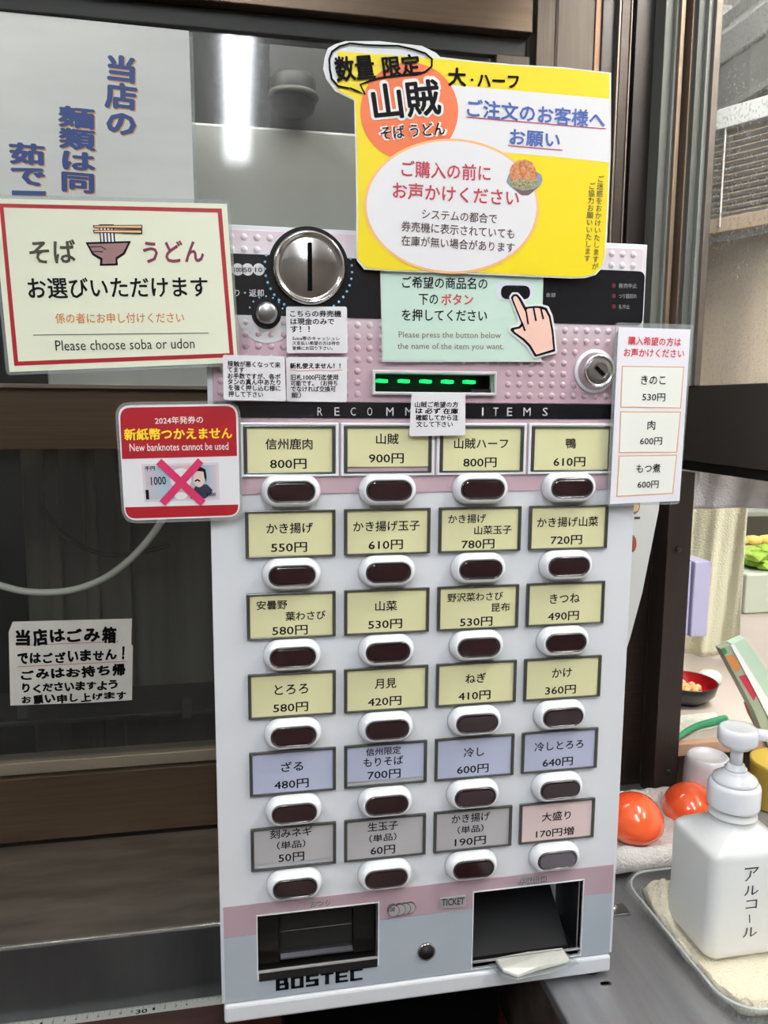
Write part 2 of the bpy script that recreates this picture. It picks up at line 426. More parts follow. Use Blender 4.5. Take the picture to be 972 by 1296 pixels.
link('riser_block', box(.05, .24, .06, .155, -.1078, -.0055), mat('shade_black', (6, 5, 5), 1.0, spec=.05), rs)  # black colour carries the shade under the machine

# tape measure on the shelf
tpm = thing('measuring_tape', 'white measuring strip with black graduations lying on the wooden shelf', 'ruler', (-.05, .14, -.108))
A = pt(0, 1296, 2, -.1072); 
ya, yb = pt(100, 1270, 2, -.1072).y, pt(100, 1289, 2, -.1072).y
y_far, y_near = .150, .1335
def tape_pt(px, py): return pt(px, py, 2, -.1070)
tw = mat('tape_white', (186, 186, 180), .5)
fl = tape_pt(0, 1293); fr = tape_pt(280, 1258)
fy = (fl.y + fr.y) / 2
link('tape_strip', box(-.45, .05, fy - .013, fy, -.1078, -.1072), tw, tpm)
bmt = bmesh.new()
x30 = tape_pt(181, 1277).x
for k in range(-330, 120):
    x = x30 + k * .001
    if x > .048 or x < -.44: continue
    ln = .0062 if k % 10 == 0 else (.0048 if k % 5 == 0 else .0032)
    box(x - .00014, x + .00014, fy - ln, fy - .0002, -.10715, -.10705, bmt)
tk = link('graduation', bmt, INK, tpm); tk['kind'] = 'stuff'
def flat_text(parent, text, cx, cy, h, w, z, m, bold=0):
    V, Fc, x0, x1, y0, y1 = glyph_mesh(text, bold)
    me = bpy.data.meshes.new('numeral')
    me.from_pydata([(cx + ((p.x - x0) / (x1 - x0) - .5) * w, cy + ((p.y - y0) / (y1 - y0) - .5) * h, z) for p in V], [], Fc)
    me.materials.append(m); o = bpy.data.objects.new('numeral', me); COL.objects.link(o); adopt(o, parent); return o
for n in (10, 20, 30):
    flat_text(tpm, str(n), x30 + (n - 30) * .01 - .001, fy - .0095, .0052, .0105, -.10705, INK, .02)
for n in range(11, 35):
    if n % 10: flat_text(tpm, str(n % 10), x30 + (n - 30) * .01, fy - .0084, .0032, .0022, -.10705, INK)

# ---------------------------------------------------------------- behind the left glass
bc = thing('reflection_block', 'made-up pale grey block behind the glass standing in for a reflection', 'cabinet', (.1, .75, -.9))  # modelled block takes the place of a reflection in the glass
x0 = pt(60, 478, 1, .62).x; zt = pt(290, 157, 1, .62).z
GC = mat('reflection_grey', (196, 196, 192), .45, .1, noise=.12, nscale=5)
GD = mat('shaded_grey', (118, 113, 101), .55, noise=.25, nscale=4, stretch=(6, 1, .4))  # darker copy of the grey, shade of the lower part in its colour
link('reflection_body', box(x0, .48, .62, 1.1, .43, zt), GC, bc, bevel=.004)
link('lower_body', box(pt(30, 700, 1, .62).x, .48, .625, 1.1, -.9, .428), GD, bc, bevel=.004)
for px in (62, 108, 150):
    xx = pt(px, 700, 1, .62).x; link('reflection_rib', box(xx, xx + .018, .612, .6248, -.2, .42), GD, bc, bevel=.003)
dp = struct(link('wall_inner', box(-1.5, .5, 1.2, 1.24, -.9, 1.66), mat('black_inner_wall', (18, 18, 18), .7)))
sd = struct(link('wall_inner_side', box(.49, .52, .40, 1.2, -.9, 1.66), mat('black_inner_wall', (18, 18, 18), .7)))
lf = pt(372, 115, 1, .60)
lh = thing('downlight_reflection', 'dim round shape behind the glass standing in for a reflected downlight', 'lamp', (lf.x, .6, lf.z))  # added shape in place of a ceiling downlight's reflection
link('housing_shell', lathe_z((lf.x, .62, lf.z), [(.026, -.022), (.03, -.018), (.032, 0), (.032, .02), (.026, .028)], 28), mat('housing_dark', (54, 54, 52), .5), lh, smooth=True)
link('housing_rim', lathe_z((lf.x, .62, lf.z), [(.034, -.006), (.036, -.002), (.034, .003)], 28), mat('dim_rim', (84, 83, 78), .5), lh, smooth=True)
bx = thing('grey_panel', 'dull grey panel hanging behind glass right of the white poster', 'panel', (pt(400, 100, 1, .66).x, .66, .8))
link('panel_sheet', box(pt(341, 100, 1, .66).x, .44, .66, .67, zt + .006, 1.1), mat('panel_grey', (48, 48, 48), .6), bx, bevel=.002)
cb = [(-20, 736), (0, 741), (28, 748), (60, 750), (95, 746), (130, 733), (160, 712), (188, 683), (210, 650), (228, 610)]
cable = tag(link('cable', tube(catmull([pt(x, y, 1, .43) for x, y in cb], 5), .0043, 12), mat('cable_white', (226, 224, 210), .45, noise=.06, nscale=20), smooth=True), 'thick off-white cable drooping in an arc behind the lower glass', 'cable')
dark_arc = tag(link('cable', tube(catmull([pt(x, y, 1, .56) for x, y in [(52, 640), (72, 668), (100, 690), (135, 702), (175, 700), (215, 690)]], 5), .0032, 8), mat('arc_grey', (70, 68, 62), .6), smooth=True), 'thin dark grey arc behind the thick off-white cable', 'cable')  # thin darker tube curving behind the white cable
shf = thing('low_shelf', 'dark shelf behind the glass just above the bottom rail', 'shelf', (0, .55, .1))
zs = pt(150, 905, 1, .50).z
link('shelf_board', box(-.8, .45, .50, .61, zs - .008, zs), mat('shelf_dark', (46, 44, 42), .5), shf, bevel=.002)
for px in (23, 235):
    q = pt(px, 905, 1, .47); link('bracket', box(q.x - .006, q.x + .006, .486, .4995, q.z - .012, q.z + .012), mat('bracket_grey', (74, 74, 70), .5), shf, bevel=.001)

# poster on the inside of the glass (upper left)
YP = .3515
po = thing('poster', 'large white poster with blue slanting Japanese headline on the window glass', 'poster', (-.13, YP, .7))
pw = mat('poster_paper', (208, 211, 208), .5, noise=.03, nscale=12, stretch=(1, 1, 4))
ppoly('poster_sleeve', [(-70, 5), (244, 41), (250, 265), (-70, 300)], YP + .0006, LAMIN, po, .0004)
ppoly('paper', [(-60, 8), (239, 39), (246, 262), (-60, 296)], YP, pw, po, .0005)
BLUE = mat('blue_print', (14, 52, 116), .5); GOLD = mat('gold_print', (196, 150, 82), .5)
for dx, dy, mm, yy, bb in ((1.4, 1.4, GOLD, YP - .00015, .05), (0, 0, BLUE, YP - .0003, .045)):
    write_v(po, '当店の', (153 + dx, 70 + dy), (153 + dx, 171 + dy), 42, mm, yy, bb)
    write_v(po, '麺類は同', (97 + dx, 135 + dy), (99 + dx, 244 + dy), 48, mm, yy, bb)
    write_v(po, '茹で', (34 + dx, 181 + dy), (36 + dx, 235 + dy), 46, mm, yy, bb)
    ppoly('character_stroke', [(15 + dx, 241 + dy), (58 + dx, 242 + dy), (58 + dx, 248 + dy), (15 + dx, 247 + dy)], yy, mm, po)
# handwritten notice (outside of lower glass)
YN = .3505
hn = thing('handwritten_notice', 'small white handwritten notice in thick black marker on the lower window glass', 'notice', (-.16, YN, .2))
ppoly('paper', [(16, 787), (167, 783), (166, 815), (168, 818), (167, 886), (120, 889), (13, 893), (11, 800)], YN, mat('notice_paper', (214, 212, 204), .6, noise=.06, nscale=40), hn, .0005)
MARK = mat('marker_ink', (8, 8, 10), .7, spec=.1)
for txt, a, b, h in (('当店はごみ箱', (18, 808), (149, 802), 22), ('ではございません！', (21, 835), (164, 827), 17), ('ごみはお持ち帰', (25, 854), (160, 848), 15), ('りくださいますよう', (26, 872), (150, 866), 14), ('お願い申し上げます', (26, 887), (161, 880), 12)):
    n_ = len(txt); adv = (b[0] - a[0]) / n_
    for k_, ch_ in enumerate(txt):
        cx_ = a[0] + adv * (k_ + .5); cy_ = a[1] + (b[1] - a[1]) * (k_ + .5) / n_ + random.uniform(-1.2, 1.2)
        w_ = adv * (.10 if ch_ == '！' else .36 if ch_ in 'りくし' else .45) * random.uniform(.92, 1.06); tl = random.uniform(-.12, .06) * w_
        hh_ = h * (random.uniform(.92, 1.05) if ord(ch_) > 0x3100 else random.uniform(.72, .88))
        write(hn, ch_, (cx_ - w_, cy_ - tl), (cx_ + w_, cy_ + tl), hh_, MARK, YN - .0003, .05)
for a, b in (((20, 817), (150, 812)), ((22, 844), (160, 837))):
    link('red_rule', stroke_bm([a, b], .9, YN - .0002), mat('faint_red', (190, 120, 110), .6), hn)

# ---------------------------------------------------------------- TICKET MACHINE
MW, MH = .316, .5765
M = thing('ticket_machine', 'white and pink meal ticket vending machine with rows of priced buttons', 'vending machine', (.158, .08, -.005))
W1 = (.0272, .1184, .0322, .0830); W2 = (.1945, .2860, .0170, .0825); SL = (.1135, .1995, .4690, .4815)
def holed(x0, x1, z0, z1, holes, y0, y1):
    xs = sorted(set([x0, x1] + [h[i] for h in holes for i in (0, 1) if x0 < h[i] < x1]))
    zs = sorted(set([z0, z1] + [h[i] for h in holes for i in (2, 3) if z0 < h[i] < z1]))
    bm = bmesh.new(); vc = {}
    def V(x, y, z):
        k = (round(x, 6), round(y, 6), round(z, 6))
        if k not in vc: vc[k] = bm.verts.new(k)
        return vc[k]
    nx, nz = len(xs) - 1, len(zs) - 1
    def full(i, j):
        if i < 0 or j < 0 or i >= nx or j >= nz: return False
        cx, cz = (xs[i] + xs[i + 1]) / 2, (zs[j] + zs[j + 1]) / 2
        return not any(h[0] < cx < h[1] and h[2] < cz < h[3] for h in holes)
    for i in range(nx):
        for j in range(nz):
            if not full(i, j): continue
            a, b, c, d = xs[i], xs[i + 1], zs[j], zs[j + 1]
            bm.faces.new((V(a, y0, c), V(b, y0, c), V(b, y0, d), V(a, y0, d)))
            bm.faces.new((V(a, y1, d), V(b, y1, d), V(b, y1, c), V(a, y1, c)))
            if not full(i - 1, j): bm.faces.new((V(a, y0, c), V(a, y0, d), V(a, y1, d), V(a, y1, c)))
            if not full(i + 1, j): bm.faces.new((V(b, y0, d), V(b, y0, c), V(b, y1, c), V(b, y1, d)))
            if not full(i, j - 1): bm.faces.new((V(b, y0, c), V(a, y0, c), V(a, y1, c), V(b, y1, c)))
            if not full(i, j + 1): bm.faces.new((V(a, y0, d), V(b, y0, d), V(b, y1, d), V(a, y1, d)))
    return bm
link('front_panel', holed(0, MW - .0015, .0145, MH, (W1, W2, SL), .0012, .008), WHITE, M, bevel=.0014)
link('cabinet', holed(.001, MW - .003, .016, MH - .002, (), .052, .158), WHITE, M, bevel=.002)
bmx = bmesh.new()
for b in ((.001, .008, .008, .052, .016, MH - .002), (MW - .010, MW - .003, .008, .052, .016, MH - .002), (.008, MW - .010, .008, .052, MH - .008, MH - .002)): box(*b, bm=bmx)
link('cabinet_rim', bmx, WHITE, M)
link('base_strip', holed(.0015, MW - .0035, -.0005, .0138, (), -.0018, .158), WHITE, M, bevel=.002)
for fx, fyy in ((.30, .012), (.30, .145), (.02, .145)):
    link('rubber_foot', lathe_z((fx, fyy, 0), [(.009, -.0055), (.009, -.0006)], 16), RUBBER, M)
# printed areas of the front
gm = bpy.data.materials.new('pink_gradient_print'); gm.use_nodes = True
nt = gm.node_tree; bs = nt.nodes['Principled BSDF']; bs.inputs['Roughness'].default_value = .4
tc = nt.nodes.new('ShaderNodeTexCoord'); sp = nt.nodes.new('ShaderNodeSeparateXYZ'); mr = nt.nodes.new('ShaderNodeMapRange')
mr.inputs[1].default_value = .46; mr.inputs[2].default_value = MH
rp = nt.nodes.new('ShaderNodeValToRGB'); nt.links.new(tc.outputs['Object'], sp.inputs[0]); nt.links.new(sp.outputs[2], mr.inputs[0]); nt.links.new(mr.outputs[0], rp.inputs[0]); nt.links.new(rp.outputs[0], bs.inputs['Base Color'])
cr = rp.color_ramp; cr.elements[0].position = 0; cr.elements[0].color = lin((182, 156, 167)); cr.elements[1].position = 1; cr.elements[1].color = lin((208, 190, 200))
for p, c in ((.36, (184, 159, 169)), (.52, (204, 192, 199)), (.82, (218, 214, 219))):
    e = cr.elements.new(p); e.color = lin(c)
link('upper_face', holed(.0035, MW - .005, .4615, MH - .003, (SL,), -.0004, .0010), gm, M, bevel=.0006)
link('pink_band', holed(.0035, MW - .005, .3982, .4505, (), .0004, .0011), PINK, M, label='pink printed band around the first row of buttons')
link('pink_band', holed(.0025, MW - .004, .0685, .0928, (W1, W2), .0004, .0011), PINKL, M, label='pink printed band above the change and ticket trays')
link('grey_band', holed(.0025, MW - .004, .0150, .0683, (W1, W2), .0004, .0011), GREYP, M)
link('title_band', holed(.0035, MW - .005, .4508, .4612, (), -.0003, .0011), BLACK, M)
# raised dots of the upper face
bmd = bmesh.new()
kx, kz = .0683, .5500
def dot_ok(x, z):
    if x > MW - .009 or x < .007 or z > MH - .006 or z < .465: return False
    if .514 < z < .5585: 
        return False
    if SL[0] - .005 < x < SL[1] + .005 and SL[2] - .005 < z < SL[3] + .005: return False
    if math.hypot(x - .277, z - .4853) < .0175 or math.hypot(x - kx, z - kz) < .0315 or math.hypot(x - .0397, z - .5195) < .0125: return False
    return True
row = 0; z = .4672
while z < MH - .004:
    x = .009 + (row % 2) * .0
    while x < MW - .006:
        if dot_ok(x, z):
            R0 = [bmd.verts.new((x + .0024 * math.cos(a), -.0004, z + .0024 * math.sin(a))) for a in [2 * PI * k / 10 for k in range(10)]]
            R1 = [bmd.verts.new((x + .0015 * math.cos(a), -.0013, z + .0015 * math.sin(a))) for a in [2 * PI * k / 10 for k in range(10)]]
            for k in range(10): bmd.faces.new((R0[k], R0[(k + 1) % 10], R1[(k + 1) % 10], R1[k]))
            bmd.faces.new(R1)
        x += .0084
    z += .0078; row += 1
dots = link('raised_dot', bmd, gm, M, smooth=True); dots['kind'] = 'stuff'; dots['label'] = 'rows of small raised dots on the pink upper face'
# black bands
link('coin_band', prism(rrect(.0045, .1340, .5185, .5578, .0012), -.0009, -.0004), BLACK, M)
link('status_panel', prism(rrect(.2100, .3125, .5188, .5572, .0045), -.0009, -.0004), BLACK, M)
link('coin_disc', prism(circ(kx, kz, .0272, 48), -.0012, -.0009), BLACK, M)
link('return_disc', prism(circ(.0397, .5195, .0098, 36), -.0012, -.0004), BLACK, M)
bmh = bmesh.new(); prism([(.2100 + p[0] * 0, 0) for p in []] or circ(.0397, .5195, .0190, 40), -.00085, -.0004, bmh)
link('return_halo', bmh, mat('pale_halo', (204, 204, 208), .35), M)
LB = mat('pale_blue_dot', (112, 176, 206), .5)
def dotring(cx, cz, r, a0, a1, n, rad):
    for i in range(n):
        a = math.radians(a0 + (a1 - a0) * i / (n - 1))
        me_ = prism(circ(cx + r * math.cos(a), cz + r * math.sin(a), rad, 10), -.00135, -.0012)
        link('blue_dot', me_, LB, M)
dotring(kx, kz, .0292, 165, 375, 25, .00085)
dotring(.0397, .5195, .0115, 20, 160, 7, .0006)
# coin slot knob
kn = link('coin_slot_knob', lathe_y(kx, kz, [(.0240, -.0012), (.0240, -.0050), (.0232, -.0066), (.0222, -.0070), (.0212, -.0060), (.0204, -.0050), (.0185, -.0056), (.012, -.0070), (.006, -.0077), (.0003, -.0080)], 56, close=True), CHROME, M, smooth=True)
link('coin_slot', prism(rrect(kx - .0015, kx + .0015, kz - .0155, kz + .0155, .0006), -.0084, -.0070), mat('slot_black', (4, 4, 5), .9, spec=.1), kn)
rk = link('return_knob', lathe_y(.0397, .5195, [(.0070, -.0012), (.0070, -.0090), (.0064, -.0112), (.0050, -.0120), (.0003, -.0122)], 32), STEELK, M, smooth=True)
# coin denominations and wording
CIR = mat('coin_print', (206, 206, 210), .5)
for px, t in ((287, '500'), (301, '100'), (313.5, '50'), (327.5, '10')):
    c = pt(px, 341, 1, -.0010)
    d = link('coin_mark', prism(circ(c.x, c.z, .0039, 22), -.00105, -.0009), CIR, M)
    write(d, t, (px - 4.6, 341.5), (px + 4.6, 341.5), 6, INK, -.0012, .01)
LW = mat('white_lettering', (196, 196, 198), .5)
write(M, 'おつり・返却', (276, 370), (334, 371), 9.5, LW, -.0011, .01)
for px, ch in zip((405, 426.5, 447, 468, 493.5, 517.5, 540, 562, 584, 611, 627.5, 645, 667, 690), 'RECOMMENDITEMS'):
    w = 1.0 if ch == 'I' else 3.2 + (1.4 if ch == 'M' else 0)
    yy = 520.8 + (px - 405) / 285 * .4
    write(M, ch, (px - w, yy), (px + w, yy), 10.5, LW, -.0005, .0)
RDT = mat('unlit_red_dot', (86, 26, 34), .4)
for y, t, xe in ((361.5, '発売中止', 806), (374.5, 'つり銭切れ', 806), (388, '札中止', 797)):
    c = pt(777, y, 1, -.001)
    link('status_dot', prism(circ(c.x, c.z, .0016, 16), -.00115, -.0009), RDT, M)
    write(M, t, (783, y + .2), (xe, y + .2), 6, mat('dim_lettering', (150, 150, 154), .5), -.0011)
write(M, '金額', (691, 373), (703, 373.5), 5.5, mat('dim_lettering', (150, 150, 154), .5), -.0011)
# lock
LX, LZ = .2765, .4853
link('lock_plate', lathe_y(LX, LZ, [(.0158, -.0004), (.0158, -.0016), (.0150, -.0021), (.0100, -.0022)], 44), WPLAST, M, smooth=True)
lk = link('lock_barrel', lathe_y(LX, LZ, [(.0136, -.0021), (.0136, -.0032), (.0118, -.0085), (.0108, -.0090), (.0090, -.0084), (.0088, -.0094), (.0060, -.0098), (.0058, -.0090), (.0003, -.0090)], 44), mat('satin_metal', (196, 195, 196), .26, 1.0), M)
def rotrect(cx, cz, w, h, ang):
    c, s = math.cos(math.radians(ang)), math.sin(math.radians(ang))
    return [(cx + x * c - z_ * s, cz + x * s + z_ * c) for x, z_ in ((-w / 2, -h / 2), (w / 2, -h / 2), (w / 2, h / 2), (-w / 2, h / 2))]
link('keyway', prism(rotrect(LX, LZ, .0085, .0022, -42), -.0101, -.0089), mat('slot_black', (4, 4, 5), .9, spec=.1), lk)
# bill slot with lit green guides
sb = link('bill_slot', holed(.1112, .2012, .4668, .4838, (SL,), -.0035, -.0004), mat('slot_bezel', (206, 208, 212), .3, .3), M, bevel=.0006)
link('slot_cavity', box(.1135, .1995, .020, .024, .4690, .4815), RECESS, sb)
bmc = bmesh.new(); box(.1132, .1998, .008, .020, .4665, .4688, bmc); box(.1132, .1998, .008, .020, .4817, .4838, bmc)
link('slot_lining', bmc, DARKM, sb)
GREEN = mat('lit_green_guide', (20, 200, 90), .4, emit=(20, 235, 110), estr=1.2)
for k in range(5):
    c = pt(484.5 + k * 27.8, 484, 1, .003)
    link('green_light', prism(rotrect(c.x, .4766, .0072, .0024, -4), .002, .012), GREEN, sb, bevel=.0005)
link('slot_step', box(.1850, .1995, .004, .018, .4690, .4716), DARKM, sb)
# price windows + buttons
CARDY = mat('cream_card', (210, 208, 163), .55, coat=.15); CARDB = mat('blue_card', (172, 177, 200), .55, coat=.15)
CARDG = mat('grey_card', (168, 166, 168), .55, coat=.15); CARDP = mat('pink_card', (212, 192, 190), .55, coat=.15)
P1 = lambda n, p: [(n, .5, .36, .0082, 0), (p, .5, .80, .0068, 1)]
rows = [
 [('信州鹿肉', '800円'), ('山賊', '900円'), ('山賊ハーフ', '800円'), ('鴨', '610円')],
 [('かき揚げ', '550円'), ('かき揚げ玉子', '610円'), (('かき揚げ', '山菜玉子'), '780円'), ('かき揚げ山菜', '720円')],
 [(('安曇野', '葉わさび'), '580円'), ('山菜', '530円'), (('野沢菜わさび', '昆布'), '530円'), ('きつね', '490円')],
 [('とろろ', '580円'), ('月見', '420円'), ('ねぎ', '410円'), ('かけ', '360円')],
 [('ざる', '480円'), (('信州限定', 'もりそば'), '700円'), ('冷し', '600円'), ('冷しとろろ', '640円')],
 [(('刻みネギ', '（単品）'), '50円'), (('生玉子', '（単品）'), '60円'), (('かき揚げ', '（単品）'), '190円'), ('大盛り', '170円増')]]
def lw(t, em):   # ink width of a string set at size em
    w = 0
    for ch in t: w += .60 * 1.15 if ch.isdigit() else (1.0 if ch != ' ' else .5)
    return w * em
PW, PH = .0628, .0333
frame_mesh = button_mesh = lens_mesh = ring_mesh = bez_mesh = None
for r in range(6):
    for c in range(4):
        x0 = .0232 + c * .0688; zt_ = .4455 - r * .05848
        cx, cz = x0 + PW / 2, zt_ - PH / 2
        name, price = rows[r][c]
        t_, b_ = .0016, .0013
        bmf = holed(-PW / 2, PW / 2, -PH / 2, PH / 2, ((-PW / 2 + t_ + .0008, PW / 2 - t_ - .0008, -PH / 2 + b_, PH / 2 - t_),), -.0019, .0004)
        fr_ = link('price_window', bmf, FRAMEG, None, bevel=.0005) if frame_mesh is None else bpy.data.objects.new('price_window', frame_mesh.data)
        if frame_mesh is None: frame_mesh = fr_
        else:
            bmf.free(); COL.objects.link(fr_); b = fr_.modifiers.new('bevel', 'BEVEL'); b.width = .0005; b.segments = 2
        fr_.location = (cx, 0, cz); fr_.parent = M; fr_.matrix_parent_inverse = Matrix.Translation(M.location).inverted()
        cm = CARDB if r == 4 else (CARDP if (r, c) == (5, 3) else CARDG if r == 5 else CARDY)
        short = .0032 if (r, c) in ((0, 1), (4, 1), (5, 0)) else 0
        full = ''.join(name) if isinstance(name, tuple) else name
        fr_['label'] = '%s price window reading %s %s' % ({id(CARDB): 'blue', id(CARDP): 'pink', id(CARDG): 'grey', id(CARDY): 'cream'}[id(cm)], full, price)
        def sub(o):
            o.parent = fr_; o.matrix_parent_inverse = (Matrix.Translation((cx, 0, cz))).inverted(); return o
        sub(link('backing', box(x0 + .001, x0 + PW - .001, .0005, .0011, cz - PH / 2 + .001, cz + PH / 2 - .001), mat('window_backing', (186, 188, 192), .4)))
        sub(link('price_card', box(x0 + .0024, x0 + PW - .0024, -.0006, .0000, cz - PH / 2 + .0013 + short, cz + PH / 2 - .0016), cm))
        up = {(0, 1): .0034, (5, 0): .0016}.get((r, c), 0)
        L = []
        if isinstance(name, tuple):
            n1, n2 = name
            if r == 5: L = [(n1, .47, .22, .0082), (n2, .47, .50, .0070), (price, .47, .80, .0068)]
            elif r == 4: L = [(n1, .47, .19, .0070), (n2, .47, .43, .0080), (price, .48, .74, .0068)]
            else:
                e = .0076
                l1 = lw(n1, e) / PW; l2 = lw(n2, e) / PW
                L = [(n1, .10 + l1 / 2, .26, e), (n2, .90 - l2 / 2, .52, e), (price, .48, .83, .0068)]
        else:
            L = [(name, .49, .38, .0086), (price, .48, .79, .0072)]
        for t, fx, fz, em in L:
            w = lw(t, em) * .94; w = min(w, PW * .80)
            h = em * .88
            if t[0].isdigit(): w = sum(.0061 if ch.isdigit() else .0068 for ch in t); h = .0071
            if t.startswith('（'): w = .021
            xx = x0 + fx * PW; zz = zt_ - fz * PH + up
            o = write_xy(M, t, (xx - w / 2, zz), (xx + w / 2, zz), h, INK, -.00075, .014)
            sub(o)
        # button
        bxx, bz = .0553 + c * .0693, .3996 - r * .0595
        bxx += .0157 * (CAM.x - bxx); bz += .0157 * (CAM.z - bz)     # measured at the lens, which stands 8.5 mm proud
        if button_mesh is None:
            secs = []
            for hw, hh, yv in ((.0207, .0113, .0008), (.0207, .0113, -.0016), (.0204, .0110, -.0036), (.0197, .0103, -.0056), (.0187, .0093, -.0074), (.0175, .0082, -.0084), (.0166, .0074, -.0086), (.0162, .0071, -.0070)):
                secs.append([(p[0], yv, p[1]) for p in rrect(-hw, hw, -hh, hh, hh * .985, 8)])
            button_mesh = link('select_button', rings(secs, True), WPLAST, None, smooth=True)
            bo = button_mesh
            secs = []
            for hw, hh, yv in ((.0162, .0072, -.0070), (.0162, .0072, -.0090), (.0157, .0067, -.0094), (.0152, .0063, -.0088), (.0150, .0061, -.0080)):
                secs.append([(p[0], yv, p[1]) for p in rrect(-hw, hw, -hh, hh, hh * .985, 8)])
            ring_mesh = link('lens_ring', rings(secs, True), mat('smoky_lens_rim', (58, 52, 54), .12, coat=1.0), None, smooth=True); lr = ring_mesh
            bl = link('button_lens', prism(rrect(-.0148, .0148, -.0059, .0059, .0058, 8), -.0090, -.0080), LENS, None, bevel=.0006); lens_mesh = bl
        else:
            bo = button_mesh.copy(); lr = ring_mesh.copy(); bl = lens_mesh.copy()
            for q in (bo, lr, bl): COL.objects.link(q)
        bo.parent = M; bo.matrix_parent_inverse = Matrix.Translation(M.location).inverted(); bo.location = (bxx, 0, bz)
        for q in (lr, bl): q.parent = bo; q.matrix_parent_inverse = Matrix.Identity(4); q.location = (0, 0, 0)
        if (r, c) == (5, 3):
            bl.data = bl.data.copy(); bl.data.materials[0] = LENSG; bo['label'] = 'select button with a faded grey lens under the pink card'
        if r == 0:
            if bez_mesh is None:
                bez_mesh = link('white_bezel', holed(-.0336, .0336, -.0186, .0186, ((-PW / 2, PW / 2, -PH / 2, PH / 2),), -.0014, .0004), WPLAST, None, bevel=.0006); bz_ = bez_mesh
            else: bz_ = bez_mesh.copy(); COL.objects.link(bz_)
            bz_.parent = M; bz_.matrix_parent_inverse = Matrix.Translation(M.location).inverted(); bz_.location = (cx, 0, cz)
# change tray
def recess(name, wn, depth, m, extra=None):
    x0, x1, z0, z1 = wn
    bm = bmesh.new()
    v = [[bm.verts.new((x, y, z)) for x, z in ((x0, z0), (x1, z0), (x1, z1), (x0, z1))] for y in (.0085, depth)]
    for i in range(4): bm.faces.new((v[0][i], v[0][(i + 1) % 4], v[1][(i + 1) % 4], v[1][i]))
    bm.faces.new(v[1])
    return link(name, bm, m, M)
ctray = recess('change_tray', W1, .046, mat('change_recess', (30, 29, 28), .35, .5))
bmf = holed(W1[0] - .0008, W1[1] + .0008, W1[2] - .0008, W1[3] + .0008, (W1,), -.0002, .0060)
link('tray_edge', bmf, mat('tray_edge_white', (222, 224, 226), .3), ctray)
link('tray_lip', box(W1[0] + .0005, W1[1] - .0005, -.0012, .0006, W1[2] + .0050, W1[2] + .0062), mat('bright_lip', (214, 214, 216), .25, .6), ctray)
link('tray_lip_front', box(W1[0] + .0005, W1[1] - .0005, -.0006, .0006, W1[2] - .0022, W1[2] + .0049), BLACK, ctray)
bmq = bmesh.new()
a = [(.0445, .020, .0795), (.1005, .020, .0795), (.1005, .014, .0400), (.0445, .014, .0400)]
vs = [bmq.verts.new(p) for p in a]; vs2 = [bmq.verts.new((p[0], p[1] + .0012, p[2])) for p in a]
bmq.faces.new(vs); bmq.faces.new(vs2[::-1])
for i in range(4): bmq.faces.new((vs[i], vs[(i + 1) % 4], vs2[(i + 1) % 4], vs2[i]))
link('flap', bmq, mat('smoked_flap', (46, 46, 46), .25, .6), ctray)
link('flap_line', box(.0445, .1005, .0165, .0180, .0563, .0568), mat('flap_edge', (130, 130, 128), .4), ctray)
link('side_cheek', box(.0275, .0440, .012, .044, .034, .0825), mat('cheek_steel', (34, 32, 30), .35, .6), ctray, bevel=.001)
link('side_cheek', box(.1010, .1180, .012, .044, .034, .0825), mat('cheek_steel', (34, 32, 30), .35, .6), ctray, bevel=.001)
link('tray_floor', box(.0445, .1005, .009, .020, .0385, .0398), mat('tray_floor_steel', (150, 148, 156), .3, .8), ctray)
# ticket tray
ttray = recess('ticket_tray', W2, .060, RECESS)
bmf = holed(W2[0] - .0008, W2[1] + .0008, W2[2] - .0008, W2[3] + .0008, (W2,), -.0002, .0060)
link('tray_edge', bmf, mat('tray_edge_white', (222, 224, 226), .3), ttray)
bmr = bmesh.new()
pr = [(.006, .0225), (.046, .050), (.059, .050), (.059, .0175), (.006, .0175)]
v0 = [bmr.verts.new((W2[0] + .001, y, z)) for y, z in pr]; v1 = [bmr.verts.new((W2[1] - .008, y, z)) for y, z in pr]
bmr.faces.new(v0); bmr.faces.new(v1[::-1])
for i in range(5): bmr.faces.new((v0[i], v0[(i + 1) % 5], v1[(i + 1) % 5], v1[i]))
link('tray_ramp', bmr, mat('ramp_plastic', (13, 14, 16), .6, spec=.25), ttray, bevel=.0006)
link('tray_lip', box(W2[0] + .0005, W2[1] - .0005, -.0008, .0008, .0222, .0234), mat('bright_lip', (214, 214, 216), .25, .6), ttray)
# keyhole, badges, wording
kh = link('key_socket', lathe_y(.1568, .0373, [(.0072, .0004), (.0072, -.0012), (.0064, -.0016), (.0058, -.0010), (.0050, -.0010)], 32), CHROME, M, smooth=True)
link('socket_core', lathe_y(.1568, .0373, [(.0058, -.0008), (.0057, -.0016), (.0030, -.0012), (.0028, -.0020), (.0003, -.0020)], 32), RUBBER, kh, smooth=True)
EMB = mat('embossed_metal', (176, 174, 176), .4, .3)
c = pt(573, 1141, 1, 0)
tb = link('ticket_badge', prism(rotrect(c.x, c.z, .0208, .0092, 0), -.0014, .0004), EMB, M, bevel=.0004)
write(tb, 'TICKET', (559, 1142.5), (588, 1140), 9, mat('badge_ink', (64, 62, 66), .5), -.0016, .03)
DRM = mat('badge_rim', (70, 66, 72), .5)
for k, px in enumerate((518.5, 512, 505.5, 497.5)):
    cc = pt(px, 1148.5 + (518.5 - px) * .12, 1, 0)
    cm_ = link('coin_badge', prism(circ(cc.x, cc.z, .0047, 30), -.0008 - k * .0004, .0004), DRM, M)
    cf_ = link('coin_face', prism(circ(cc.x, cc.z, .0042, 30), -.0010 - k * .0004, .0004), EMB, cm_)
